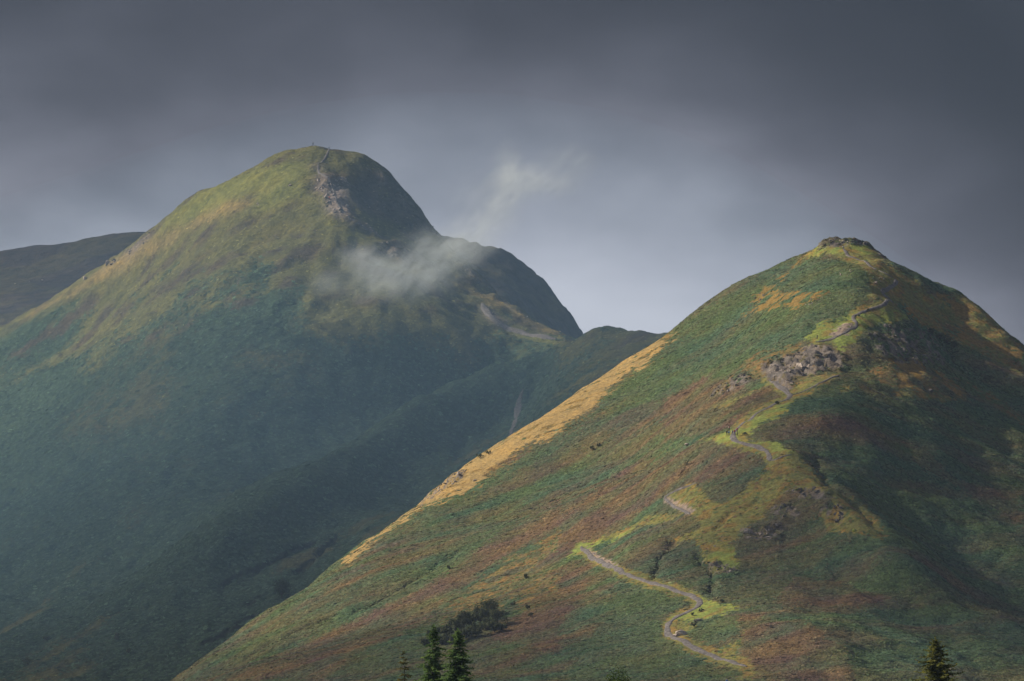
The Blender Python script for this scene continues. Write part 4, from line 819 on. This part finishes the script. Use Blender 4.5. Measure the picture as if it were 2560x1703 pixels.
# ------------------------------------------------------------------ mist wisps and haze
def mist(name, blobs, d, dens, label, seed, depth=14, nscale=.17, thr=(.49, .74)):
    c = P(np.array([b[0] for b in blobs]), np.array([b[1] for b in blobs]), d); px_m = FPX / d
    rad = np.array([(b[2] / px_m, depth * b[5] if len(b) > 5 else depth, b[3] / px_m) for b in blobs]) * 1.45
    lo = (c - rad * 2.0).min(0); hi = (c + rad * 2.0).max(0); ctr = (lo + hi) / 2; sz = hi - lo
    bm = bmesh.new(); bmesh.ops.create_icosphere(bm, subdivisions=3, radius=.62)
    for v in bm.verts: v.co = Vector((max(-.5, min(.5, v.co.x)) * sz[0], max(-.5, min(.5, v.co.y)) * sz[1], max(-.5, min(.5, v.co.z)) * sz[2]))
    me = bpy.data.meshes.new(name); bm.to_mesh(me); bm.free()
    o = bpy.data.objects.new(name, me); COL.objects.link(o); o.location = ctr
    m = bpy.data.materials.new(name + '_vapour'); m.use_nodes = True; nt = m.node_tree; nt.nodes.clear(); N = nt.nodes.new; L = nt.links.new
    out = N('ShaderNodeOutputMaterial'); pv = N('ShaderNodeVolumePrincipled'); L(pv.outputs[0], out.inputs['Volume'])
    pv.inputs['Color'].default_value = (.88, .95, 1, 1); pv.inputs['Anisotropy'].default_value = 0.0
    geo = N('ShaderNodeNewGeometry'); pos = geo.outputs['Position']
    wn = N('ShaderNodeTexNoise'); wn.inputs['Scale'].default_value = nscale * .55; wn.inputs['Detail'].default_value = 2; L(pos, wn.inputs['Vector'])
    sub = N('ShaderNodeVectorMath'); sub.operation = 'SUBTRACT'; L(wn.outputs['Color'], sub.inputs[0]); sub.inputs[1].default_value = (.5, .5, .5)
    scl = N('ShaderNodeVectorMath'); scl.operation = 'SCALE'; L(sub.outputs[0], scl.inputs[0]); scl.inputs['Scale'].default_value = 9.0
    add = N('ShaderNodeVectorMath'); add.operation = 'ADD'; L(pos, add.inputs[0]); L(scl.outputs[0], add.inputs[1]); wp = add.outputs[0]
    total = None
    def mt(op, a, b=None, clamp=False):
        n = N('ShaderNodeMath'); n.operation = op; n.use_clamp = clamp
        for i, v in enumerate((a, b)):
            if v is None: continue
            if isinstance(v, (int, float)): n.inputs[i].default_value = v
            else: L(v, n.inputs[i])
        return n.outputs[0]
    for b, cc, rr in zip(blobs, c, rad):
        s1 = N('ShaderNodeVectorMath'); s1.operation = 'SUBTRACT'; L(wp, s1.inputs[0]); s1.inputs[1].default_value = tuple(cc)
        s2 = N('ShaderNodeVectorMath'); s2.operation = 'DIVIDE'; L(s1.outputs[0], s2.inputs[0]); s2.inputs[1].default_value = tuple(rr)
        s3 = N('ShaderNodeVectorMath'); s3.operation = 'DOT_PRODUCT'; L(s2.outputs[0], s3.inputs[0]); L(s2.outputs[0], s3.inputs[1])
        g = mt('MULTIPLY', mt('POWER', 2.71828, mt('MULTIPLY', s3.outputs['Value'], -1.6)), b[4])
        total = g if total is None else mt('ADD', total, g)
    nz = N('ShaderNodeTexNoise'); nz.inputs['Scale'].default_value = nscale; nz.inputs['Detail'].default_value = 6; nz.inputs['Roughness'].default_value = .62; mp = N('ShaderNodeMapping'); mp.vector_type = 'TEXTURE'; mp.inputs['Rotation'].default_value = (0, math.radians(-40), 0); mp.inputs['Scale'].default_value = (2.4, 1.3, 1); L(wp, mp.inputs[0]); L(mp.outputs[0], nz.inputs['Vector'])
    mr = N('ShaderNodeMapRange'); mr.interpolation_type = 'SMOOTHSTEP'; L(nz.outputs['Fac'], mr.inputs[0]); mr.inputs[1].default_value = thr[0] - .12; mr.inputs[2].default_value = thr[1]; mr.inputs[3].default_value = .05; mr.inputs[4].default_value = 1.0
    L(mt('MULTIPLY', mt('MULTIPLY', mt('SUBTRACT', total, .02, True), mr.outputs[0]), dens), pv.inputs['Density'])
    me.materials.append(m); setp(o, label, kind='stuff')
def zb(l): return [(640 + x * .3827, 340 + y * .3827, rx * .3827, ry * .3827, a) for x, y, rx, ry, a in l]
mist('mist', zb([(690,800,100,80,.7),(860,890,150,85,1.0),(1010,920,150,70,1.0),(1150,850,130,85,.9),(1250,760,130,90,.8),(1360,740,110,70,.5),(460,960,80,55,.45),(900,1000,240,80,.35),(1100,700,120,70,.4)]), 2575, .07, 'pale wisp of mist drifting across the mountain ridge', 1)
mist('mist', zb([(1290,740,110,70,.6),(1400,670,110,90,.75),(1520,590,90,100,.75),(1600,450,80,110,.8),(1680,320,100,90,1.0),(1650,190,60,90,.8),(1800,290,130,60,.9),(1960,310,110,60,.6),(2050,170,140,90,.3),(1400,450,120,160,.2)]), 2600, .05, 'faint plume of mist rising behind the ridge', 2)
bm = bmesh.new(); bmesh.ops.create_cube(bm, size=1.0); me = bpy.data.meshes.new('haze'); bm.to_mesh(me); bm.free()
hz = bpy.data.objects.new('haze', me); COL.objects.link(hz); hz.scale = (18400, 20400, 510); hz.location = (0, 4000, 235)
m = bpy.data.materials.new('haze_air'); m.use_nodes = True; nt = m.node_tree; nt.nodes.clear()
out = nt.nodes.new('ShaderNodeOutputMaterial'); pv = nt.nodes.new('ShaderNodeVolumePrincipled'); nt.links.new(pv.outputs[0], out.inputs['Volume'])
pv.inputs['Color'].default_value = (.46, .61, 1, 1); pv.inputs['Density'].default_value = 3.3e-5; pv.inputs['Anisotropy'].default_value = 0.0
me.materials.append(m); setp(hz, 'thin blue haze in the valley air', kind='stuff')

# thin mist lying in the valley between the two hills
bm = bmesh.new(); bmesh.ops.create_icosphere(bm, subdivisions=4, radius=1.0); me = bpy.data.meshes.new('valley_mist')
for v in bm.verts: v.co *= 1 + .12 * math.sin(v.co.x * 4 + 1) * math.cos(v.co.y * 3)
bm.to_mesh(me); bm.free(); vm = bpy.data.objects.new('valley_mist', me); COL.objects.link(vm); vm.scale = (330, 190, 150); vm.location = (-60, 2330, 170)
m = bpy.data.materials.new('valley_vapour'); m.use_nodes = True; nt = m.node_tree; nt.nodes.clear()
out = nt.nodes.new('ShaderNodeOutputMaterial'); pv = nt.nodes.new('ShaderNodeVolumePrincipled'); nt.links.new(pv.outputs[0], out.inputs['Volume'])
pv.inputs['Color'].default_value = (.40, .70, 1, 1); pv.inputs['Density'].default_value = 9.5e-4; me.materials.append(m); setp(vm, 'thin bluish mist lying in the valley below the mountain', kind='stuff')
